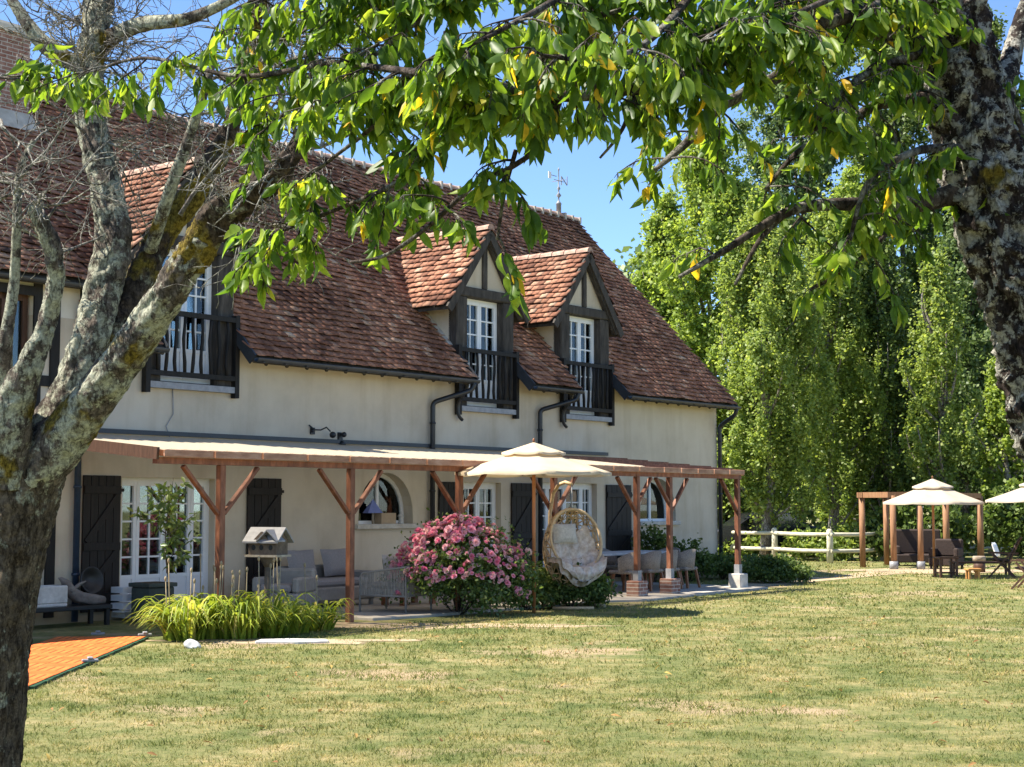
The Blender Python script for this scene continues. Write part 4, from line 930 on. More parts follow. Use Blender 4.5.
# seat, rope-wrapped back and sides, tubular frame
MB().box(-.38, .38, -.38, .38, .28, .36).build('seat', M['grey_frame'], ac, bevel=.02)
MB().pillow((0, 0, .42), .72, .72, .14, (1, 0, 0), (0, 1, 0)).build('seat_pad', M['grey_fabric'], ac)
fr = MB()
loop = [(-.42, .42, 0), (-.42, .42, .56), (-.42, .36, .62), (-.42, -.40, .72), (-.36, -.45, .74), (.36, -.45, .74), (.42, -.40, .72), (.42, .36, .62), (.42, .42, .56), (.42, .42, 0)]
fr.tube(loop, .018, 8); fr.tube([(-.42, -.42, 0), (-.42, -.42, .72)], .018, 8).tube([(.42, -.42, 0), (.42, -.42, .72)], .018, 8)
fr.tube([(-.42, .42, .26), (-.42, -.42, .26), (.42, -.42, .26), (.42, .42, .26)], .016, 8); fr.build('frame', M['grey_frame'], ac)
rp = MB()
for i in range(30):
    x = -.40 + .8 * i / 29; rp.bar((x, -.43, .26), (x, -.445, .73), .014, .008)
rp.build('rope_back', M['rope'], ac)
for s in (-1, 1):
    rp = MB()
    for i in range(30):
        y = -.41 + .8 * i / 29; rp.bar((s * .42, y, .26), (s * .42, y, .715 - (y + .4) * .12), .014, .008, (1, 0, 0))
    rp.build('rope_side', M['rope'], ac)
tag(MB().pillow((0, 0, 0), .55, .38, .16, (1, 0, 0), (0, -.2, .95)).build('cushion', M['light_fabric'], loc=W(14.6, 2.35, TZ + .72), rotz=HROT + R(8)), 'pale cushion propped in the rope sided armchair', 'cushion')
ct = table('coffee_table', 'low grey topped terrace table with brown legs', 'table', W(13.35, 1.6, TZ), HROT, .95, .6, .42, 'teak', .05, .09, False)
lc = thing('lounge_chair', 'pale grey slatted terrace chair half hidden by the rose bush', 'chair', W(13.15, 2.75, TZ), HROT + R(160))
MB().box(-.3, .3, -.3, .3, .34, .40).build('seat', M['rope'], lc, bevel=.02); MB().box(-.3, .3, -.33, -.28, .40, .72).build('backrest', M['rope'], lc, bevel=.015)
for sx in (-1, 1):
    for sy in (-1, 1): MB().tube([(sx * .27, sy * .27, 0), (sx * .27, sy * .27, .35)], .02, 6).build('leg', M['grey_frame'], lc)
lc2 = sofa('lounge_armchair', 'grey armchair behind the wooden birdhouse', 'armchair', W(16.3, 1.6, TZ), HROT - R(70), .8, .78, 'grey_frame', 'grey_fabric', .70)

# dining table with wicker chairs
dt = thing('dining_table', 'long pale topped dining table under the pergola', 'table', W(6.95, 1.75, TZ), HROT)
MB().box(-1.35, 1.35, -.48, .48, .70, .745).build('tabletop', M['white_stone'], dt, bevel=.01)
for sx in (-1, 1):
    for sy in (-1, 1): MB().box(sx * 1.2 - .04, sx * 1.2 + .04, sy * .38 - .04, sy * .38 + .04, 0, .70).build('leg', M['teak_dark'], dt)
def wicker_chair(loc, rotz, label):
    root = thing('wicker_chair', label, 'chair', loc, rotz, 'wicker dining chairs')
    sh = MB(); n = 16; V_ = []
    for i in range(n + 1):
        a = math.pi * (1.02 + .96 * i / n) ; top = .80 - .14 * abs(i / n * 2 - 1) ** 2
        c, s = math.cos(a), math.sin(a)
        for rr, z in ((.27, .36), (.315, top), (.28, top), (.235, .36)): V_.append((c * rr * 1.02, s * rr * .95 + .04, z))
    F_ = []
    for i in range(n):
        for q in range(4): F_.append((i*4+q, i*4+(q+1) % 4, (i+1)*4+(q+1) % 4, (i+1)*4+q))
    F_ += [(0, 1, 2, 3), (n*4+3, n*4+2, n*4+1, n*4)]
    sh.add(V_, F_, True); sh.build('backrest', M['wicker'], root)
    MB().box(-.26, .26, -.22, .30, .36, .43).build('seat', M['wicker'], root, bevel=.03)
    for sx in (-1, 1):
        for sy in (-1, 1): MB().bar((sx * .19, sy * .19, .36), (sx * .24, sy * .25, 0), .045, .045, (0, 1, 0)).build('leg', M['teak'], root)
    return root
wch = wicker_chair(W(7.95, 2.55, TZ), HROT + R(180), 'wicker chair at the table end nearest the round bush, lawn side')
for u, v, rz, lb in ((7.25, 2.58, 176, 'wicker chair on the lawn side of the table, second from the round bush'), (6.55, 2.55, 183, 'wicker chair on the lawn side seen between the two brick piers'), (5.85, 2.55, 180, 'wicker chair on the lawn side right of the striped brick pier'),
                     (7.6, .98, 0, 'wicker chair on the wall side of the table, nearest the double doors'), (6.3, .98, 0, 'wicker chair on the wall side of the table, nearest the far shutter'), (5.2, 1.75, 270, 'wicker chair at the far head of the dining table')):
    dup(wch, W(u, v, TZ), HROT + R(rz), lb)

# egg chair
def egg_chair():
    c = W(11.95, 4.05); yaw = math.atan2(-c.y, -c.x) + R(90)          # opens towards the lawn
    root = thing('egg_chair_stand', 'curved pale rattan stand that carries the hanging egg chair', 'stand', (c.x, c.y, 0), yaw - R(12))
    st = MB()
    st.tube([(-.46, .46, .03), (-.50, .47, .5), (-.50, .47, 1.1), (-.48, .44, 1.6), (-.40, .35, 1.95), (-.27, .2, 2.10), (-.12, .06, 2.14), (0, .0, 2.10)], .032, 8)
    st.tube([(.45, -.35, .03), (-.2, -.5, .03), (-.46, .46, .03), (.2, .6, .03), (.5, .35, .03)], .028, 8).tube([(-.49, .47, .3), (-.3, .0, .03)], .02, 6)
    st.build('arch', M['rattan'], root); MB().tube([(0, 0, 2.1), (0, 0, 1.70)], .008, 6).build('chain', M['zinc'], root)
    egg = thing('egg_chair', 'round open rattan egg chair hanging above the dark round bush', 'hanging chair', (c.x, c.y, .30), yaw + R(26))
    bm = MB(); n, mm = 22, 14; V_ = []; keep = []
    rn = random.Random(4)
    for i in range(mm + 1):
        t_ = .16 + (math.pi - .32) * i / mm
        for j in range(n):
            a = 2 * math.pi * j / n
            jx, jz = rn.uniform(-.07, .07), rn.uniform(-.06, .06)
            V_.append((.50 * math.sin(t_ + jz) * math.cos(a + jx), .45 * math.sin(t_ + jz) * math.sin(a + jx), .70 - .70 * math.cos(t_ + jz)))
    F_ = []
    for i in range(mm):
        for j in range(n):
            q = (i*n+j, i*n+(j+1) % n, (i+1)*n+(j+1) % n, (i+1)*n+j); cy = sum(V_[k][1] for k in q) / 4; cz = sum(V_[k][2] for k in q) / 4
            if cy < -.22 + .3 * (cz - .34) and cz > .36: continue
            if rn.random() < .5: F_ += [q[:3], (q[0], q[2], q[3])]
            else: F_ += [(q[0], q[1], q[3]), q[1:]]
    bm.add(V_, F_); o = bm.build('basket', M['rattan'], egg); w_ = o.modifiers.new('w', 'WIREFRAME'); w_.thickness = .024; w_.use_replace = True
    rim = [(.47 * math.cos(a), -.17 + .16 * math.sin(a), .86 + .52 * math.sin(a)) for a in [2 * math.pi * k / 40 for k in range(41)]]
    MB().tube(rim, .026, 8, cap=False).build('rim', M['rattan'], egg)
    # tufted cushion filling the bowl
    t_ = MB(); n = 26; base = []
    for i in range(n + 1):
        for j in range(n + 1):
            a, b_ = i / n * 2 - 1, j / n * 2 - 1
            puff = .07 * abs(math.sin(a * math.pi * 2.5) * math.sin(b_ * math.pi * 3)) ** .6
            x = .47 * a * (1 - .22 * b_ * b_); 
            f = (1 - b_) / 2                                   # 0 top of the back ... 1 lip hanging over the front
            y, z = [np.interp(f, (0, .35, .5, .72, .86, 1), q) for q in ((.17, .06, -.06, -.36, -.47, -.44), (.92, .50, .36, .36, .28, .14))]
            x *= np.interp(f, (0, .3, .7, .86, .95, 1), (.82, 1, 1, .92, .74, .5))
            z += .16 * a * a * (1 if f < .8 else .4); y -= puff + .10 * a * a * 0; base.append((x, y - .02, z + puff * .5 + .03))
    k = n + 1; nb = len(base); back = [(p[0], p[1] + .10, p[2] - .09) for p in base]
    Fq = [(i*k+j, (i+1)*k+j, (i+1)*k+j+1, i*k+j+1) for i in range(n) for j in range(n)]
    Fb = [tuple(q + nb for q in f[::-1]) for f in Fq]
    rimi = [i*k for i in range(k)] + [n*k+j for j in range(1, k)] + [i*k+n for i in range(n-1, -1, -1)] + [j for j in range(n-1, 0, -1)]
    Fe = [(rimi[i], rimi[(i+1) % len(rimi)], rimi[(i+1) % len(rimi)] + nb, rimi[i] + nb) for i in range(len(rimi))]
    t_.add(base + back, Fq + Fb + Fe, True)
    tag(t_.build('cushion', M['cream_fabric'], loc=(c.x, c.y, .30), rotz=yaw + R(26)), 'big tufted cream cushion inside the hanging egg chair', 'cushion')
    p = Vector((c.x, c.y, 0)) + Vector((math.cos(yaw), math.sin(yaw), 0)) * -.12
    tag(MB().pillow((0, 0, 0), .46, .34, .14, (1, 0, 0), (0, .25, .95)).build('pillow', M['light_fabric'], loc=(p.x, p.y, 1.27), rotz=yaw + R(26)), 'small pale head pillow at the top of the egg chair', 'pillow')
egg_chair()

# birdhouse
bh = thing('birdhouse', 'wooden birdhouse with three round holes on a post among the daylilies', 'birdhouse', (-3.45, 21.9, 0), R(-24)); bh.scale = (.86, .86, 1.02)
MB().tube([(0, 0, 0), (0, 0, .93)], .055, 10).tube([(0, 0, .86), (.0, 0, 1.0)], [.06, .15], 10).build('post', M['dark_stump'], bh)
hb = MB().box(-.27, .27, -.17, .17, 1.03, 1.24).prism([(-.17, 1.24), (.17, 1.24), (0, 1.37)], -.265, .265, 'x').prism([(-.14, 1.24), (.14, 1.24), (0, 1.35)], -.22, -.16, 'y')
hb = hb.build('box', M['dark_stump'], bh); MB().box(-.31, .31, -.22, .22, 1.0, 1.03).build('floor_board', M['pale_wood'], bh)
for x in (-.17, -.02, .16):
    MB().tube([(x, -.168, 1.13), (x, -.176, 1.13)], .038, 12).build('entrance_hole', M['black'], hb)
rf = MB()
for s in (-1, 1): rf.bar((0, s * .005, 1.405), (0, s * .24, 1.215), .72, .018, (0, s * .7, .7)) if False else rf.add(
    [(-.34, 0, 1.41), (.34, 0, 1.41), (.34, s * .25, 1.215), (-.34, s * .25, 1.215), (-.34, 0, 1.385), (.34, 0, 1.385), (.34, s * .25, 1.19), (-.34, s * .25, 1.19)], [(0,1,2,3), (7,6,5,4), (0,4,5,1), (1,5,6,2), (2,6,7,3), (3,7,4,0)])
for s in (-1, 1):  # cross gable
    rf.add([(.14, -.27, 1.38), (.14, -.02, 1.38), (.14 + s * .2, -.02, 1.23), (.14 + s * .2, -.27, 1.23), (.14, -.27, 1.36), (.14, -.02, 1.36), (.14 + s * .2, -.02, 1.21), (.14 + s * .2, -.27, 1.21)], [(0,1,2,3), (7,6,5,4), (0,4,5,1), (1,5,6,2), (2,6,7,3), (3,7,4,0)])
rf.build('roof', M['zinc'], bh)

# planter, crate, clutter by the door
pl = thing('planter', 'square grey green planter in front of the left french door', 'planter', W(18.2, .72, 0.0), HROT)
MB().box(-.24, .24, -.22, .22, 0, .52).build('box', M['pot'], pl, bevel=.02); MB().box(-.27, .27, -.25, .25, .52, .58).build('rim', M['pot'], pl, bevel=.01); MB().box(-.22, .22, -.2, .2, .50, .585).build('soil', M['bark_low'], pl)
cr = thing('crate', 'white slatted crate on the step between the shutter and planter', 'crate', W(18.32, .22, .126), HROT)
MB().box(-.14, .14, -.12, .12, 0, .02).build('floor_board', M['white'], cr)
for z in (.05, .17, .29):
    MB().box(-.16, .16, .12, .14, z, z + .09).box(-.16, .16, -.14, -.12, z, z + .09).box(-.16, -.14, -.12, .12, z + .001, z + .089).box(.14, .16, -.12, .12, z + .001, z + .089).build('slat', M['white'], cr)
bn = table('low_bench', 'low black bench holding bowls at the foot of the timbered wall', 'bench', W(19.75, .55, 0), HROT, 1.5, .5, .30, 'black', .06, .06, False)
bw = thing('round_bowl', 'round black bowl hung on the wall by the drainpipe', 'bowl', W(19.0, .22, .62), HROT)
MB().lathe([(.02, -.02), (.14, .0), (.20, .05), (.21, .09), (.19, .09), (.13, .03), (.02, .01)], 18).build('bowl', M['black'], bw).rotation_euler = (R(-80), 0, 0)
dw = thing('driftwood', 'pale forked driftwood piece on the low black bench', 'driftwood', W(19.45, .6, .30), HROT); dw.scale = (1.1, 1, .78)
MB().tube([(-.38, 0, .07), (-.2, .02, .09), (.0, 0, .14), (.16, -.02, .28), (.22, 0, .44), (.32, .02, .52)], [.06, .085, .09, .07, .05, .02], 12, noise=.2, seed=2, crag=(.05, 12, .4)).tube([(.14, 0, .25), (.02, .05, .40), (-.08, .03, .44)], [.05, .03, .012], 8, noise=.2).build('branch', M['pink_wood'], dw)
sb = thing('stone_trough', 'pale grey stone trough left of the driftwood on the bench', 'trough', W(20.05, .55, .30), HROT)
MB().box(-.32, .32, -.17, .17, 0, .05).box(-.32, .32, .11, .17, .05, .3).box(-.32, .32, -.17, -.11, .05, .3).box(-.32, -.26, -.11, .11, .05, .299).box(.26, .32, -.11, .11, .05, .299).build('basin', M['white_stone'], sb, bevel=.015)
# things on the sill of the left arched window
bx = thing('cardboard_box', 'open beige box on the half moon window sill', 'box', W(12.1, -.1, 1.402), HROT)
MB().box(-.2, .2, -.09, .09, 0, .012).box(-.2, .2, .078, .09, .012, .2).box(-.2, .2, -.09, -.078, .012, .2).box(-.2, -.188, -.078, .078, .012, .199).box(.188, .2, -.078, .078, .012, .199).build('box', M['card'], bx)
tn = thing('paper_pyramid', 'blue paper pyramid standing behind the box in the half moon window', 'ornament', W(12.42, -.12, 1.402), HROT)
MB().lathe([(.02, 0), (.02, .2)], 8).build('stand', M['pale_wood'], tn); MB().add([(-.2, -.07, .2), (.2, -.07, .2), (.2, .07, .2), (-.2, .07, .2), (0, 0, .46)], [(3,2,1,0), (0,1,4), (1,2,4), (2,3,4), (3,0,4)]).build('pyramid', M['blue_card'], tn)
lt = thing('lantern', 'small pale lantern at the right end of the half moon window sill', 'lantern', W(11.72, -.05, 1.402), HROT)
MB().lathe([(.06, 0), (.06, .02), (.045, .03), (.045, .12), (.07, .14), (.02, .2), (.005, .24)], 10).build('lantern_body', M['white_stone'], lt)

# orange floor tiles laid on the lawn
A, B_ = gp(146, 639), gp(90, 636.5); Dd = gp(26, 690.5)
ax = (B_ - A); wd = 1.15; dirv = (Dd - A); Ln = dirv.length; ang = math.atan2(dirv.y, dirv.x)
mt = thing('floor_mat', 'orange slatted floor tiles laid in a strip on the lawn', 'mat', (A.x, A.y, 0), ang)
# local x runs towards the camera, -y to the left of it (towards the house side)
o = MB().box(0, Ln, -wd, 0, .006, .035).build('tile_strip', M['orange'], mt)
ed = MB()
for i in range(int(Ln / .15)):
    ed.box(i * .15 + .01, i * .15 + .14, .002, .035 + random.uniform(0, .02), .004, .028)
ed.build('edge_strip', M['green_rubber'], mt)
for (px, py), lb in (((98, 637.5), 'small grey clip at the far corner of the orange mat'), ((145, 638.5), 'dark clip on the far right corner of the orange mat'), ((90, 665), 'grey clip on the long right edge of the orange mat')):
    q = gp(px, py); tag(MB().box(-.09, .09, -.03, .03, 0, .03).box(-.03, .03, -.05, .05, .03, .055).build('edge_clip', M['zinc'], loc=(q.x, q.y, .036), rotz=R(20), bevel=.008), lb, 'clip', 'clips on the orange mat')
q = gp(192, 648); s_ = MB().ball((0, 0, .045), .11, 18, 12, .65); s_.v = [tuple(Vector((x, y, z)) * (1 + .55 * mnoise.noise(Vector((x, y, z)) * 7)) ) for x, y, z in s_.v]
tag(s_.build('stone', M['white_stone'], loc=(q.x, q.y, -.01)), 'white rough stone lying at the foot of the daylilies', 'stone')
q = gp(295, 641); tag(MB().prism([(-.45, -.16), (.1, -.2), (.48, -.08), (.42, .14), (-.1, .2), (-.42, .1)], 0, .05, 'z').build('paving_slab', M['white_stone'], loc=(q.x, q.y - .25, -.012), bevel=.012), 'flat white slab lying on bare earth in front of the daylilies', 'slab')

# ------------------------------------------------------------------ planting along the terrace
def strap(P0, az, L, w, lift, segs=7):
    """one arching strap leaf as vertices"""
    out = []; 
    for i in range(segs + 1):
        t_ = i / segs; h = L * (lift * t_ * 1.25 - (lift * .95) * t_ ** 2.4); r_ = L * .62 * t_ ** 1.25 * (1.15 - lift * .35)
        ww = w * (1 - t_ ** 2.2) * .5 + .001
        c = P0 + np.array([math.cos(az) * r_, math.sin(az) * r_, h]); sd = np.array([-math.sin(az), math.cos(az), 0]) * ww
        out += [c - sd, c + np.array([0, 0, -ww * .35]), c + sd]
    return out
def daylily(loc, r, n, lab, stalks=5, hs=1):
    root = thing('daylily', lab, 'plant', loc, rng.uniform(0, 6), 'daylily clumps in front of the pergola')
    V_ = []; F_ = []; rn = []
    for i in range(n):
        a = rng.uniform(0, 6.283); q = r * math.sqrt(rng.uniform(0, 1)) * .6; P0 = np.array([q * math.cos(a), q * math.sin(a), 0]); b0 = len(V_)
        V_ += strap(P0, a + rng.normal(0, .7), rng.uniform(.7, 1.25) * hs, rng.uniform(.028, .05), rng.uniform(.6, 1.08)); c = rng.uniform(0, 1)
        for k in range(7):
            for p in (0, 1): F_.append((b0+3*k+p, b0+3*k+p+1, b0+3*k+4+p, b0+3*k+3+p)); rn.append(c)
    np_mesh('leaves', V_, F_, M['leaf_lily'], root, rnd=rn, smooth=True)
    for i in range(stalks):
        a = rng.uniform(0, 6.283); q = r * .5; h = rng.uniform(.65, 1.05)
        MB().tube([(q * math.cos(a), q * math.sin(a), 0), (q * math.cos(a) * 1.2, q * math.sin(a) * 1.2, h)], [.009, .007], 5).ball((q * math.cos(a) * 1.2, q * math.sin(a) * 1.2, h), .018, 6, 4, 2).build('flower_stalk', M['stalk'], root)
LL = [(184, 636, 'leftmost yellow-green daylily clump beside the orange mat'), (203, 634, 'bright daylily clump behind the white rough stone'), (220, 633, 'tall daylily clump left of the birdhouse post'), (240, 634, 'daylily clump at the foot of the birdhouse post'),
      (268, 632, 'daylily clump right under the birdhouse with dry stalks'), (292, 629, 'low daylily clump in front of the rope armchair'), (318, 626, 'low end daylily clump nearest the rose bush'), (205, 622, 'daylily clump at the back of the bed below the sapling')]
for i, (px, py, lb) in enumerate(LL):
    q = gp(px, py + 4); daylily((q.x, q.y, 0), .42 if i < 5 else .36, 190 if i < 5 else 100, lb, 4 if i < 5 else 2, 1 if i < 5 else .72)
# sapling in front of the door
q = gp(163, 634); sp = thing('sapling', 'thin leafy sapling growing before the left french door', 'sapling', (q.x + .05, q.y, 0))
T = MB(); hs = 2.12; tw = []
stem = [Vector((.05 * math.sin(i), .03 * math.cos(i * 1.4), hs * i / 8)) for i in range(9)]; T.tube(stem, [.016 - .0014 * i for i in range(9)], 6)
for i in range(26):
    z = rng.uniform(.75, 1.0 * hs - .08); a = rng.uniform(0, 6.283); L = rng.uniform(.18, .5) * (1.2 - .45 * z / hs); p0 = Vector((0, 0, z)); p1 = p0 + Vector((math.cos(a) * L, math.sin(a) * L, L * .7)); T.tube([p0, p1], [.006, .003], 5)
    for k in range(16): tw.append(np.array(p0.lerp(p1, rng.uniform(.25, 1.05))) + rng.normal(0, .02, 3))
T.build('stem', M['bark_twig'], sp); P = np.array(tw); n = len(P)
V, F = scatter(LEAF_T, LEAF_F, P, *frames(unit(rdir(n) + np.array([0, 0, -.1])), unit(rdir(n) + np.array([0, 0, .8]))), rng.uniform(.09, .145, n))
np_mesh('leaves', V, F, M['leaf_rose'], sp, rnd=np.repeat(np.clip(rng.normal(.65, .25, n), 0, 1), len(LEAF_F)))

# rose bush
q = gp(450, 616); rb = bush('rose_bush', 'large rose bush covered in pink blooms beside the cream parasol', Vector((q.x + .12, q.y + .35, 0)), 1.18, 1.5, 'leaf_rose', 13000, .072, cat='rose bush', ry=.8, stems=14)
PET = []; PF = []
for ring, (nr, rr, tilt) in enumerate(((5, .3, 1.2), (6, .6, .75), (7, .95, .25))):
    for k in range(nr):
        a = k * 2 * math.pi / nr + ring; c, s = math.cos(a), math.sin(a); b0 = len(PET); w = .38; zt = math.sin(tilt) * .8; rt = rr
        for lat, out, z in ((-.16, .08, 0), (.16, .08, 0), (w, rt * .8, zt * .75), (-w, rt * .8, zt * .75), (w * .5, rt * 1.05, zt), (-w * .5, rt * 1.05, zt)): PET.append((c * out - s * lat, s * out + c * lat, z))
        PF += [(b0, b0+1, b0+2), (b0, b0+2, b0+3), (b0+3, b0+2, b0+4), (b0+3, b0+4, b0+5)]
bl_me = None; heads = []
def bloom_mesh(k):
    n = 6; P = rng.normal(size=(n, 3)) * np.array([.75, .75, .45]); P[0] = 0
    Zd = unit(P * .6 + np.array([0, 0, .7]) + rng.normal(0, .2, (n, 3))); X = unit(np.cross(rdir(n), Zd)); Yv = np.cross(Zd, X)
    V, F = scatter(PET, PF, P * .048, X, Yv, Zd, rng.uniform(.045, .062, n)); me = bpy.data.meshes.new('bloom')
    o = np_mesh('bloom', V, F, M['petal'], rnd=np.repeat(np.clip(rng.normal(.55, .25, n), 0, 1), len(PF))); me = o.data; bpy.data.objects.remove(o); return me
BM_ = [bloom_mesh(i) for i in range(6)]
view = unit(np.array([[-rb.location.x, -rb.location.y, 0]]))[0]
cnt = 0
while cnt < 98:
    a = rng.uniform(0, 6.283); e = math.asin(rng.uniform(.15, 1)); d = np.array([math.cos(a) * math.cos(e), math.sin(a) * math.cos(e), math.sin(e)])
    if d[:2] @ view[:2] < -.25 and d[2] < .75: continue
    if d[2] < .45 and rng.uniform() < .6: continue
    o = bpy.data.objects.new('bloom', BM_[cnt % 6]); COL.objects.link(o); o.parent = rb
    s = rng.uniform(.92, 1.06); o.location = (d[0] * 1.14 * s, d[1] * .80 * s, .12 + d[2] * 1.40 * s)
    o.rotation_euler = (d[1] * -.9, d[0] * .9, rng.uniform(0, 6)); o.scale = (rng.uniform(.75, 1.15) * (1.15 if d[2] > .5 else .8),) * 3; cnt += 1
n = 520; a = rng.uniform(0, 6.283, n); e = np.arcsin(rng.uniform(.22, 1, n) ** .75); d3 = np.stack([np.cos(a) * np.cos(e), np.sin(a) * np.cos(e), np.sin(e)], 1)
P = d3 * np.array([1.13, .79, 1.40]) * rng.uniform(.93, 1.06, (n, 1)) + np.array([0, 0, .12]); Zd = unit(d3 + rng.normal(0, .3, (n, 3))); X = unit(np.cross(rdir(n), Zd))
V, F = scatter(PET, PF, P, X, np.cross(Zd, X), Zd, rng.uniform(.036, .058, n))
o = np_mesh('small_blooms', V, F, M['petal'], rb, rnd=np.repeat(np.clip(rng.normal(.55, .3, n), 0, 1), len(PF))); o['kind'] = 'stuff'
q = gp(574, 609); bush('round_bush', 'dense dark round bush below the hanging egg chair', Vector((q.x - .05, q.y + .35, 0)), .80, .74, 'leaf_dark', 9000, .075, cat='bush', ry=.55)
q = gp(512, 611); bush('shrub', 'small loose green shrub between the roses and the parasol pole', Vector((q.x + .25, q.y + .35, 0)), .5, .7, 'leaf_rose', 1800, .08, ry=.4)
for u, v, r_, h, n, lf, lb in ((3.9, .6, .62, 1.25, 3200, 'leaf_dark', 'dark green shrub against the wall beneath the far arched window'), (2.6, .75, .55, .95, 2200, 'leaf_dark', 'loose thin shrub on the wall right of the dining table'), (1.3, .9, .7, .55, 2600, 'leaf_dark', 'low ragged plants at the house corner by the drainpipe'),
                               (.2, 1.1, .6, .5, 1800, 'leaf_rose', 'low pale plants in front of the corner drainpipe')):
    bush('shrub', lb, W(u, v), r_, h, lf, n, .09)
q = gp(777, 584); bush('shrub', 'wide dark spreading shrub right of the last pergola post', Vector((q.x, q.y + .6, 0)), .85, .60, 'leaf_dark', 6500, .08, ry=.6)
q = gp(200, 640); 

# ------------------------------------------------------------------ old tree at the left, in front
def smooth(pts, k=6):
    out = []
    for i in range(len(pts) - 1):
        p0, p1, p2, p3 = pts[max(i-1, 0)], pts[i], pts[i+1], pts[min(i+2, len(pts)-1)]
        for q in range(k):
            t_ = q / k
            out.append(tuple(.5 * ((2*b) + (-a+c)*t_ + (2*a-5*b+4*c-d)*t_*t_ + (-a+3*b-3*c+d)*t_**3) for a, b, c, d in zip(p0, p1, p2, p3)))
    out.append(tuple(pts[-1])); return out
def limb(name, spec, mat_, parent, off, n=18, noise=.10, k=8, seed=0, crag=None):
    """spec: (px, py, depth, width px)"""
    pts = [(*pt(a, b, c), w / 2 / FPX * c) for a, b, c, w in spec]
    sm = smooth(pts, k); MBt = MB().tube([p[:3] for p in sm], [p[3] for p in sm], n, noise=noise, seed=seed, crag=crag)
    return MBt.build(name, M[mat_], parent, off=off), [Vector(p[:3]) for p in sm], [p[3] for p in sm]
TB = pt(8, 505, 8.0); TB.z = 0
lt_ = thing('old_cherry_tree', 'gnarled lichen covered tree with mostly dead branches at the left', 'tree', TB)
g0 = 505 + 1.75 / 8 * FPX
limb('trunk', [(-16, g0 + 8, 8.0, 82), (-15, 780, 8, 62), (-11, 700, 8, 63), (-7, 640, 8, 65), (0, 580, 8, 70), (9, 530, 8, 74), (19, 490, 8, 78), (29, 458, 8, 74), (40, 428, 8.0, 44)], 'bark_low', lt_, TB, 90, .07, 34, 1, (.038, 13, .28))
A_ = limb('bough', [(26, 490, 8, 54), (46, 445, 8.0, 50), (70, 400, 8.0, 42), (90, 345, 8.0, 37), (103, 290, 8.05, 34), (114, 240, 8.1, 33), (105, 185, 8.15, 29), (93, 130, 8.2, 28), (89, 80, 8.25, 28), (95, 30, 8.3, 27), (104, -30, 8.4, 27)], 'bark_left', lt_, TB, 60, .08, 22, 2, (.026, 14, .55))
B1 = limb('bough', [(30, 480, 7.95, 52), (68, 432, 7.85, 46), (106, 382, 7.7, 40), (144, 330, 7.55, 37), (174, 285, 7.4, 35), (196, 250, 7.32, 32), (206, 236, 7.28, 29)], 'bark_left', lt_, TB, 60, .08, 22, 3, (.026, 14, .55))
B2 = limb('bough', [(188, 262, 7.35, 32), (200, 245, 7.3, 33), (224, 212, 7.2, 33), (254, 190, 7.1, 29), (284, 168, 7.0, 22), (306, 135, 6.9, 13), (322, 95, 6.8, 7)], 'bark_moss', lt_, TB, 44, .10, 20, 33, (.034, 15, .6))
C1 = limb('bough', [(108, 345, 8.05, 28), (126, 310, 8.15, 28), (144, 270, 8.25, 27), (163, 232, 8.3, 25), (190, 200, 8.3, 23), (213, 165, 8.3, 22), (230, 130, 8.3, 18), (243, 85, 8.3, 15), (252, 40, 8.3, 13), (266, -20, 8.3, 10)], 'bark_moss', lt_, TB, 40, .09, 18, 4, (.024, 15, .6))
D1 = limb('bough', [(8, 480, 7.9, 54), (10, 430, 7.8, 44), (18, 395, 7.75, 36), (32, 360, 7.7, 25), (46, 325, 7.7, 18), (55, 285, 7.65, 16), (52, 248, 7.6, 17), (36, 212, 7.55, 15), (34, 207, 7.55, 10)], 'bark_left', lt_, TB, 36, .09, 18, 5, (.02, 16, .6))
E1 = limb('bough', [(2, 440, 7.9, 30), (4, 390, 7.9, 20), (6, 340, 7.8, 13), (14, 280, 7.8, 10), (17, 220, 7.75, 9), (20, 170, 7.7, 7), (34, 140, 7.7, 5)], 'bark_left', lt_, TB, 12, .1, 8, 6)
limb('bough', [(150, 250, 8.2, 14), (168, 195, 8.0, 13), (188, 140, 7.9, 11), (202, 100, 7.8, 9), (214, 60, 7.8, 6)], 'bark_left', lt_, TB, 12, .1, 8, 7)
limb('bough', [(92, 70, 8.25, 20), (62, 58, 8.2, 18), (40, 40, 8.2, 16), (18, 10, 8.2, 12), (0, -20, 8.2, 9)], 'bark_left', lt_, TB, 12, .12, 8, 8)
limb('bough', [(96, 45, 8.3, 18), (140, 25, 8.2, 15), (190, 18, 8.1, 12), (240, -5, 8.0, 9)], 'bark_left', lt_, TB, 12, .12, 8, 9)
# dead twigs
dead = MB(); rn = random.Random(11)
def dead_twig(p, d, L, r, lvl, mb):
    pts = [p]; n = 5
    for i in range(n):
        d = (d + Vector((rn.gauss(0, .22), rn.gauss(0, .22), rn.gauss(0, .2)))).normalized(); pts.append(pts[-1] + d * L / n)
    mb.tube(pts, [max(.0016, r * (1 - .8 * i / n)) for i in range(n + 1)], 5)
    if lvl > 0:
        for i in range(1, n + 1):
            for _ in range(2 if rn.random() < .5 else 1):
                dd = (d + Vector((rn.gauss(0, .8), rn.gauss(0, .8), rn.gauss(0, .7)))).normalized()
                dead_twig(pts[i], dd, L * rn.uniform(.35, .7), max(.0016, r * .5), lvl - 1, mb)
for (o, P, Rr), k in ((A_, 26), (C1, 26), (D1, 4), (E1, 5), (B2, 13)):
    for _ in range(k):
        i = rn.randrange(int(len(P) * (.25 if P is B2[1] else .68)), len(P) - 1); d = Vector((rn.gauss(0.15, .8), rn.gauss(0, .6), rn.gauss(.45, .6))).normalized()
        dead_twig(P[i], d, rn.uniform(.25, .75), rn.uniform(.006, .013), 2 if rn.random() < .75 else 1, dead)
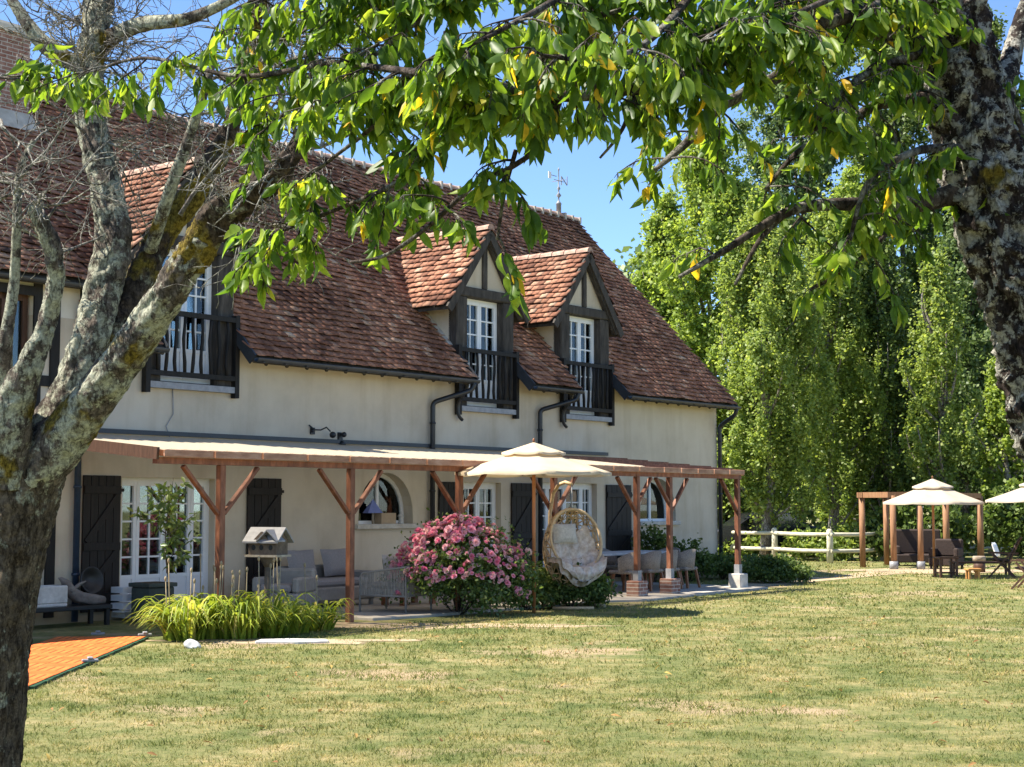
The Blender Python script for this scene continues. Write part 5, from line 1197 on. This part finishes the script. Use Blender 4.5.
for a, bb in (((0, 200), (25, 175)), ((0, 180), (70, 195)), ((40, 195), (85, 190)), ((0, 120), (22, 165)), ((180, 215), (235, 110)), ((250, 150), (292, 60)), ((270, 165), (300, 80)), ((285, 160), (330, 120))):
    p = pt(*a, 7.6); q = pt(*bb, 7.5); dead_twig(p, (q - p).normalized(), (q - p).length, .012, 1, dead)
dead.build('dead_twigs', M['bark_dead'], lt_, off=TB)

# ------------------------------------------------------------------ leafy cherry tree at the right, boughs hanging across the top
RB = pt(1118, 505, 5.5); RB.z = 0
rt_ = thing('leafy_cherry_tree', 'leaning dark barked cherry tree at the right with leafy overhanging branches', 'tree', RB)
g1 = 505 + 1.75 / 5.5 * FPX
limb('trunk', [(1118, g1 + 8, 5.5, 150), (1118, 880, 5.5, 118), (1116, 700, 5.5, 105), (1104, 560, 5.5, 100), (1082, 460, 5.5, 98), (1060, 390, 5.5, 98), (1037, 315, 5.5, 88), (1010, 245, 5.5, 84), (988, 180, 5.5, 77), (970, 110, 5.5, 70), (957, 50, 5.5, 64), (945, -20, 5.5, 60), (930, -80, 5.5, 60)], 'bark_right', rt_, RB, 110, .10, 30, 21, (.075, 15, .5))
limb('bough', [(990, 150, 5.5, 40), (1004, 90, 5.6, 26), (1016, 40, 5.7, 20), (1032, -10, 5.7, 16)], 'bark_right', rt_, RB, 12, .1, 8, 22)
BR = [
 [(945, 30, 5.5, 30), (890, 8, 5.3, 22), (800, -6, 5.0, 17), (690, -12, 4.7, 14), (580, -14, 4.5, 16), (470, -18, 4.5, 12), (360, -12, 4.7, 9), (250, 0, 5.0, 6)],
 [(945, 60, 5.5, 30), (860, 25, 5.3, 20), (792, 69, 5.2, 15), (722, 106, 5.1, 12), (690, 140, 5.05, 10), (655, 170, 5.0, 5)],
 [(940, -15, 5.4, 24), (820, 24, 5.0, 16), (740, 54, 4.7, 14), (640, 86, 4.4, 13), (560, 96, 4.2, 11), (480, 84, 4.2, 11), (410, 72, 4.4, 8), (330, 62, 4.8, 6)],
 [(330, 62, 4.8, 6), (240, 76, 5.2, 5), (146, 58, 5.6, 4), (85, 73, 5.8, 3), (30, 80, 6, 3), (-10, 76, 6, 2.5)],
 [(968, 190, 5.5, 24), (905, 205, 5.4, 17), (843, 204, 5.3, 13), (788, 212, 5.2, 10), (722, 252, 5.1, 7), (679, 277, 5.05, 4)],
 [(560, 96, 4.2, 8), (545, 140, 4.25, 7), (510, 168, 4.3, 6), (477, 182, 4.4, 6), (430, 225, 4.5, 5), (386, 255, 4.6, 4), (350, 262, 4.7, 3)],
 [(480, 84, 4.2, 7), (450, 130, 4.5, 6), (400, 180, 4.7, 5), (330, 212, 5.0, 4), (270, 235, 5.2, 3), (225, 250, 5.3, 2.5)],
 [(516, 150, 4.3, 5), (505, 190, 4.35, 4), (497, 240, 4.4, 3)],
 [(640, 84, 4.4, 6), (622, 130, 4.45, 4), (600, 158, 4.5, 2.5)],
 [(410, 72, 4.4, 6), (380, 120, 4.7, 5), (330, 160, 4.9, 4), (285, 195, 5.1, 3)],
 [(330, 62, 4.8, 5), (300, 100, 5.0, 4), (262, 130, 5.2, 3)],
 [(788, 212, 5.2, 6), (760, 240, 5.2, 5), (735, 285, 5.2, 3)],
 [(960, 95, 5.5, 16), (880, 104, 5.4, 12), (840, 130, 5.3, 9), (800, 150, 5.2, 6), (765, 190, 5.2, 4)],
 [(690, -4, 4.7, 10), (650, 40, 4.3, 7), (600, 60, 4.0, 5), (540, 55, 3.9, 4)],
 [(580, -14, 4.5, 8), (520, 20, 4.1, 6), (470, 45, 4.0, 4), (430, 60, 4.1, 3)],
 [(470, -18, 4.5, 7), (420, 20, 4.6, 5), (370, 60, 4.7, 4), (330, 110, 4.8, 3)],
 [(360, -12, 4.7, 6), (320, 20, 4.9, 4), (280, 40, 5.1, 3), (220, 30, 5.3, 3)],
 [(905, 205, 5.4, 9), (880, 240, 5.3, 6), (845, 270, 5.3, 4), (810, 290, 5.3, 3)],
 [(950, 50, 5.5, 14), (900, 60, 5.2, 9), (850, 85, 5.0, 6), (815, 130, 4.9, 4)],
 [(930, 0, 5.3, 12), (860, -10, 4.9, 8), (780, 20, 4.6, 6), (720, 30, 4.5, 4), (680, 60, 4.4, 3)],
 [(800, -6, 5.0, 8), (740, 20, 4.8, 6), (690, 40, 4.7, 4), (650, 100, 4.7, 3)],
 [(975, 150, 5.5, 12), (920, 150, 5.2, 8), (870, 180, 5.1, 6), (850, 240, 5.1, 4)],
 [(690, -12, 4.7, 8), (620, 10, 4.5, 6), (560, 30, 4.5, 4), (520, 60, 4.5, 3)],
 [(470, -18, 4.5, 6), (400, -8, 4.8, 5), (330, 40, 5.0, 4), (300, 70, 5.1, 3)],
 [(1004, 90, 5.6, 10), (1030, 150, 5.6, 6), (1040, 210, 5.6, 3)],
]
leafP = []; leafY = []; leafS = []; tw = MB(); rn = random.Random(5)
def leafy_twig(p, d, L):
    pts = [p]; n = 5
    for i in range(n): d = (d + Vector((rn.gauss(0, .15), rn.gauss(0, .15), -.10 + rn.gauss(0, .1)))).normalized(); pts.append(pts[-1] + d * L / n)
    tw.tube(pts, [.0042 - .0005 * i for i in range(n + 1)], 5)
    for i in range(1, n + 1):
        for _ in range(3 if i < n else 5):
            side = Vector((rn.gauss(0, 1), rn.gauss(0, 1), 0)); side.normalize() if side.length else None
            y = (side * rn.uniform(.25, .85) + d * .35 + Vector((0, 0, -rn.uniform(.5, 1.25)))).normalized()
            q = pts[i] + y * rn.uniform(.015, .03); tw.tube([pts[i], q], [.0016, .0012], 4, cap=False)
            leafP.append(q); leafY.append(y); leafS.append(rn.uniform(.044, .09))
DENS = [.85, .5, 1.0, .42, .62, .9, 1.1, .7, .10, 1.1, .8, .35, .62, .85, .95, .95, .5, .7, 1.0, 1.05, 1.05, .9, 1.0, 1.0, .6]
for sp_, dn in zip(BR, DENS):
    thick = sp_[0][3] > 11
    o, P, Rr = limb('branch', sp_, 'bark_twig' , rt_, RB, 10 if thick else 7, .12, 8, rn.randrange(999))
    seg = sum((P[i+1] - P[i]).length for i in range(len(P) - 1)); cntt = int(seg / .038 * dn)
    for _ in range(cntt):
        f = rn.random() ** .8 * (len(P) - 1.01); i = int(f)
        if Rr[i] > .055 and rn.random() < .7: continue
        p = P[i].lerp(P[i+1], f - i)
        hx, hz = p.x / p.y, (p.z - CAM_H) / p.y                     # bearing and slope seen from the lawn
        if .012 < hx < .10 and hz < .245 and rn.random() < .93: continue
        if -.13 < hx <= .012 and hz < .20 and rn.random() < .7: continue
        if hx > .12 and hz < .16 and rn.random() < .7: continue
        if hz < .26 and rn.random() < .25: continue
        d = Vector((rn.gauss(0, .8), rn.gauss(0, .7), rn.gauss(-.12, .45))).normalized()
        leafy_twig(p, d, rn.uniform(.08, .26) * (.75 if p.y < 4.6 else 1))
tw.build('twigs', M['bark_twig'], rt_, off=RB)
n = len(leafP); P = np.array([tuple(p - RB) for p in leafP]); Yv = np.array([tuple(y) for y in leafY])
lS = np.array(leafS); S3 = np.stack([lS * rng.uniform(.65, 1.15, n), lS, lS * rng.uniform(.2, 2.4, n)], 1)
V, F = scatter(LEAF_T, LEAF_F, P, *frames(Yv, unit(rdir(n) + np.array([0, 0, .25]))), S3)
np_mesh('foliage', V, F, M['leaf_cherry'], rt_, rnd=np.repeat(rng.uniform(0, 1, n) ** 1.1, len(LEAF_F)), smooth=True)
print('cherry leaves', n)

# fallen leaves on the lawn
n = 260; x = rng.uniform(-6, 7, n); y = rng.uniform(9, 24, n); x = np.where(y > 18, x * .6 + 2, x); P = np.stack([x, y, np.full(n, .03)], 1)
V, F = scatter(LEAF_T, LEAF_F, P, *frames(unit(rdir(n) * np.array([1, 1, .25])), unit(rdir(n) * .5 + np.array([0, 0, 1]))), rng.uniform(.05, .09, n))
M['dry_leaf'] = leaf_mat('dry_leaf', [(0, (0.16, 0.08, 0.03)), (0.6, (0.34, 0.20, 0.08)), (1, (0.45, 0.34, 0.09))], (1.2, 1.1, 1), .2, .7, .2)
o = np_mesh('fallen_leaves', V, F, M['dry_leaf'], rnd=np.repeat(rng.uniform(0, 1, n), len(LEAF_F))); tag(o, 'dry brown leaves scattered over the lawn', 'leaves', kind='stuff')

# ------------------------------------------------------------------ grass on the lawn
def vnoise(x, y, sc, seed):
    r = np.random.default_rng(seed); T = r.uniform(size=(64, 64)); a = x * sc; b = y * sc; i = np.floor(a).astype(int); j = np.floor(b).astype(int); fx_, fy_ = a - i, b - j
    fx_ = fx_*fx_*(3-2*fx_); fy_ = fy_*fy_*(3-2*fy_); g = lambda p, q: T[p % 64, q % 64]
    return g(i, j)*(1-fx_)*(1-fy_) + g(i+1, j)*fx_*(1-fy_) + g(i, j+1)*(1-fx_)*fy_ + g(i+1, j+1)*fx_*fy_
GP = []; GS = []
for y0, y1, den, hgt, wid in ((8.5, 12, 2600, .026, .006), (12, 17, 1500, .028, .008), (17, 25, 600, .034, .012), (25, 36, 220, .040, .020), (36, 50, 70, .05, .03)):
    xa, xb = -.42 * y1, .42 * y1; N = int((xb - xa) * (y1 - y0) * den); x = rng.uniform(xa, xb, N); y = rng.uniform(y0, y1, N)
    u = (HC.x - x) * HD.x + (HC.y - y) * HD.y; v = (x - HC.x) * HN.x + (y - HC.y) * HN.y
    ok = (v > 4.0) | ((u < 3.6) & (v > 0) & ~((v > 2.1) & (v < 3.4))) | (u < -.6)
    lx = (x - A.x) * math.cos(ang) + (y - A.y) * math.sin(ang); ly = -(x - A.x) * math.sin(ang) + (y - A.y) * math.cos(ang)
    ok &= ~((lx > -.1) & (lx < Ln + .1) & (ly < .06) & (ly > -wd - .05))
    pn = .4 * vnoise(x, y, .8, 1) + .3 * vnoise(x, y, 2.7, 2) + .3 * vnoise(x, y, 7.3, 6); ok &= rng.uniform(size=N) < np.clip((.78 - pn) * 3.2, .12, 1)
    ok &= ~(((x - 12.2) / 3.6)**2 + ((y - 41.2) / 1.3)**2 < .9) | (rng.uniform(size=N) < .2); ok &= ~(((x + 3.0) / 1.8)**2 + ((y - 20) / .5)**2 < 1) | (rng.uniform(size=N) < .2)
    x, y = x[ok], y[ok]; k = len(x); GP.append(np.stack([x, y, np.zeros(k)], 1)); GS.append(np.stack([np.full(k, wid), np.full(k, hgt), np.full(k, hgt)], 1) * rng.uniform(.5, 1.4, (k, 1)) * (.55 + .7 * vnoise(x, y, 6.7, 3) ** 2 + .4 * vnoise(x, y, 15.1, 4))[:, None])
P = np.concatenate(GP); S_ = np.concatenate(GS); n = len(P)
Yd = unit(np.stack([rng.normal(0, .55, n), rng.normal(0, .55, n), np.ones(n)], 1)); X, Y, Z = frames(Yd, unit(rdir(n) * np.array([1, 1, .1])))
V, F = scatter([(-.5, 0, 0), (.5, 0, 0), (0, 1, .15)], [(0, 1, 2)], P, X, Y, Z, S_)
o = np_mesh('grass', V, F, M['grass'], rnd=rng.uniform(0, 1, n)); tag(o, 'short dry green grass covering the lawn', 'grass', kind='stuff')
print('blades', n)
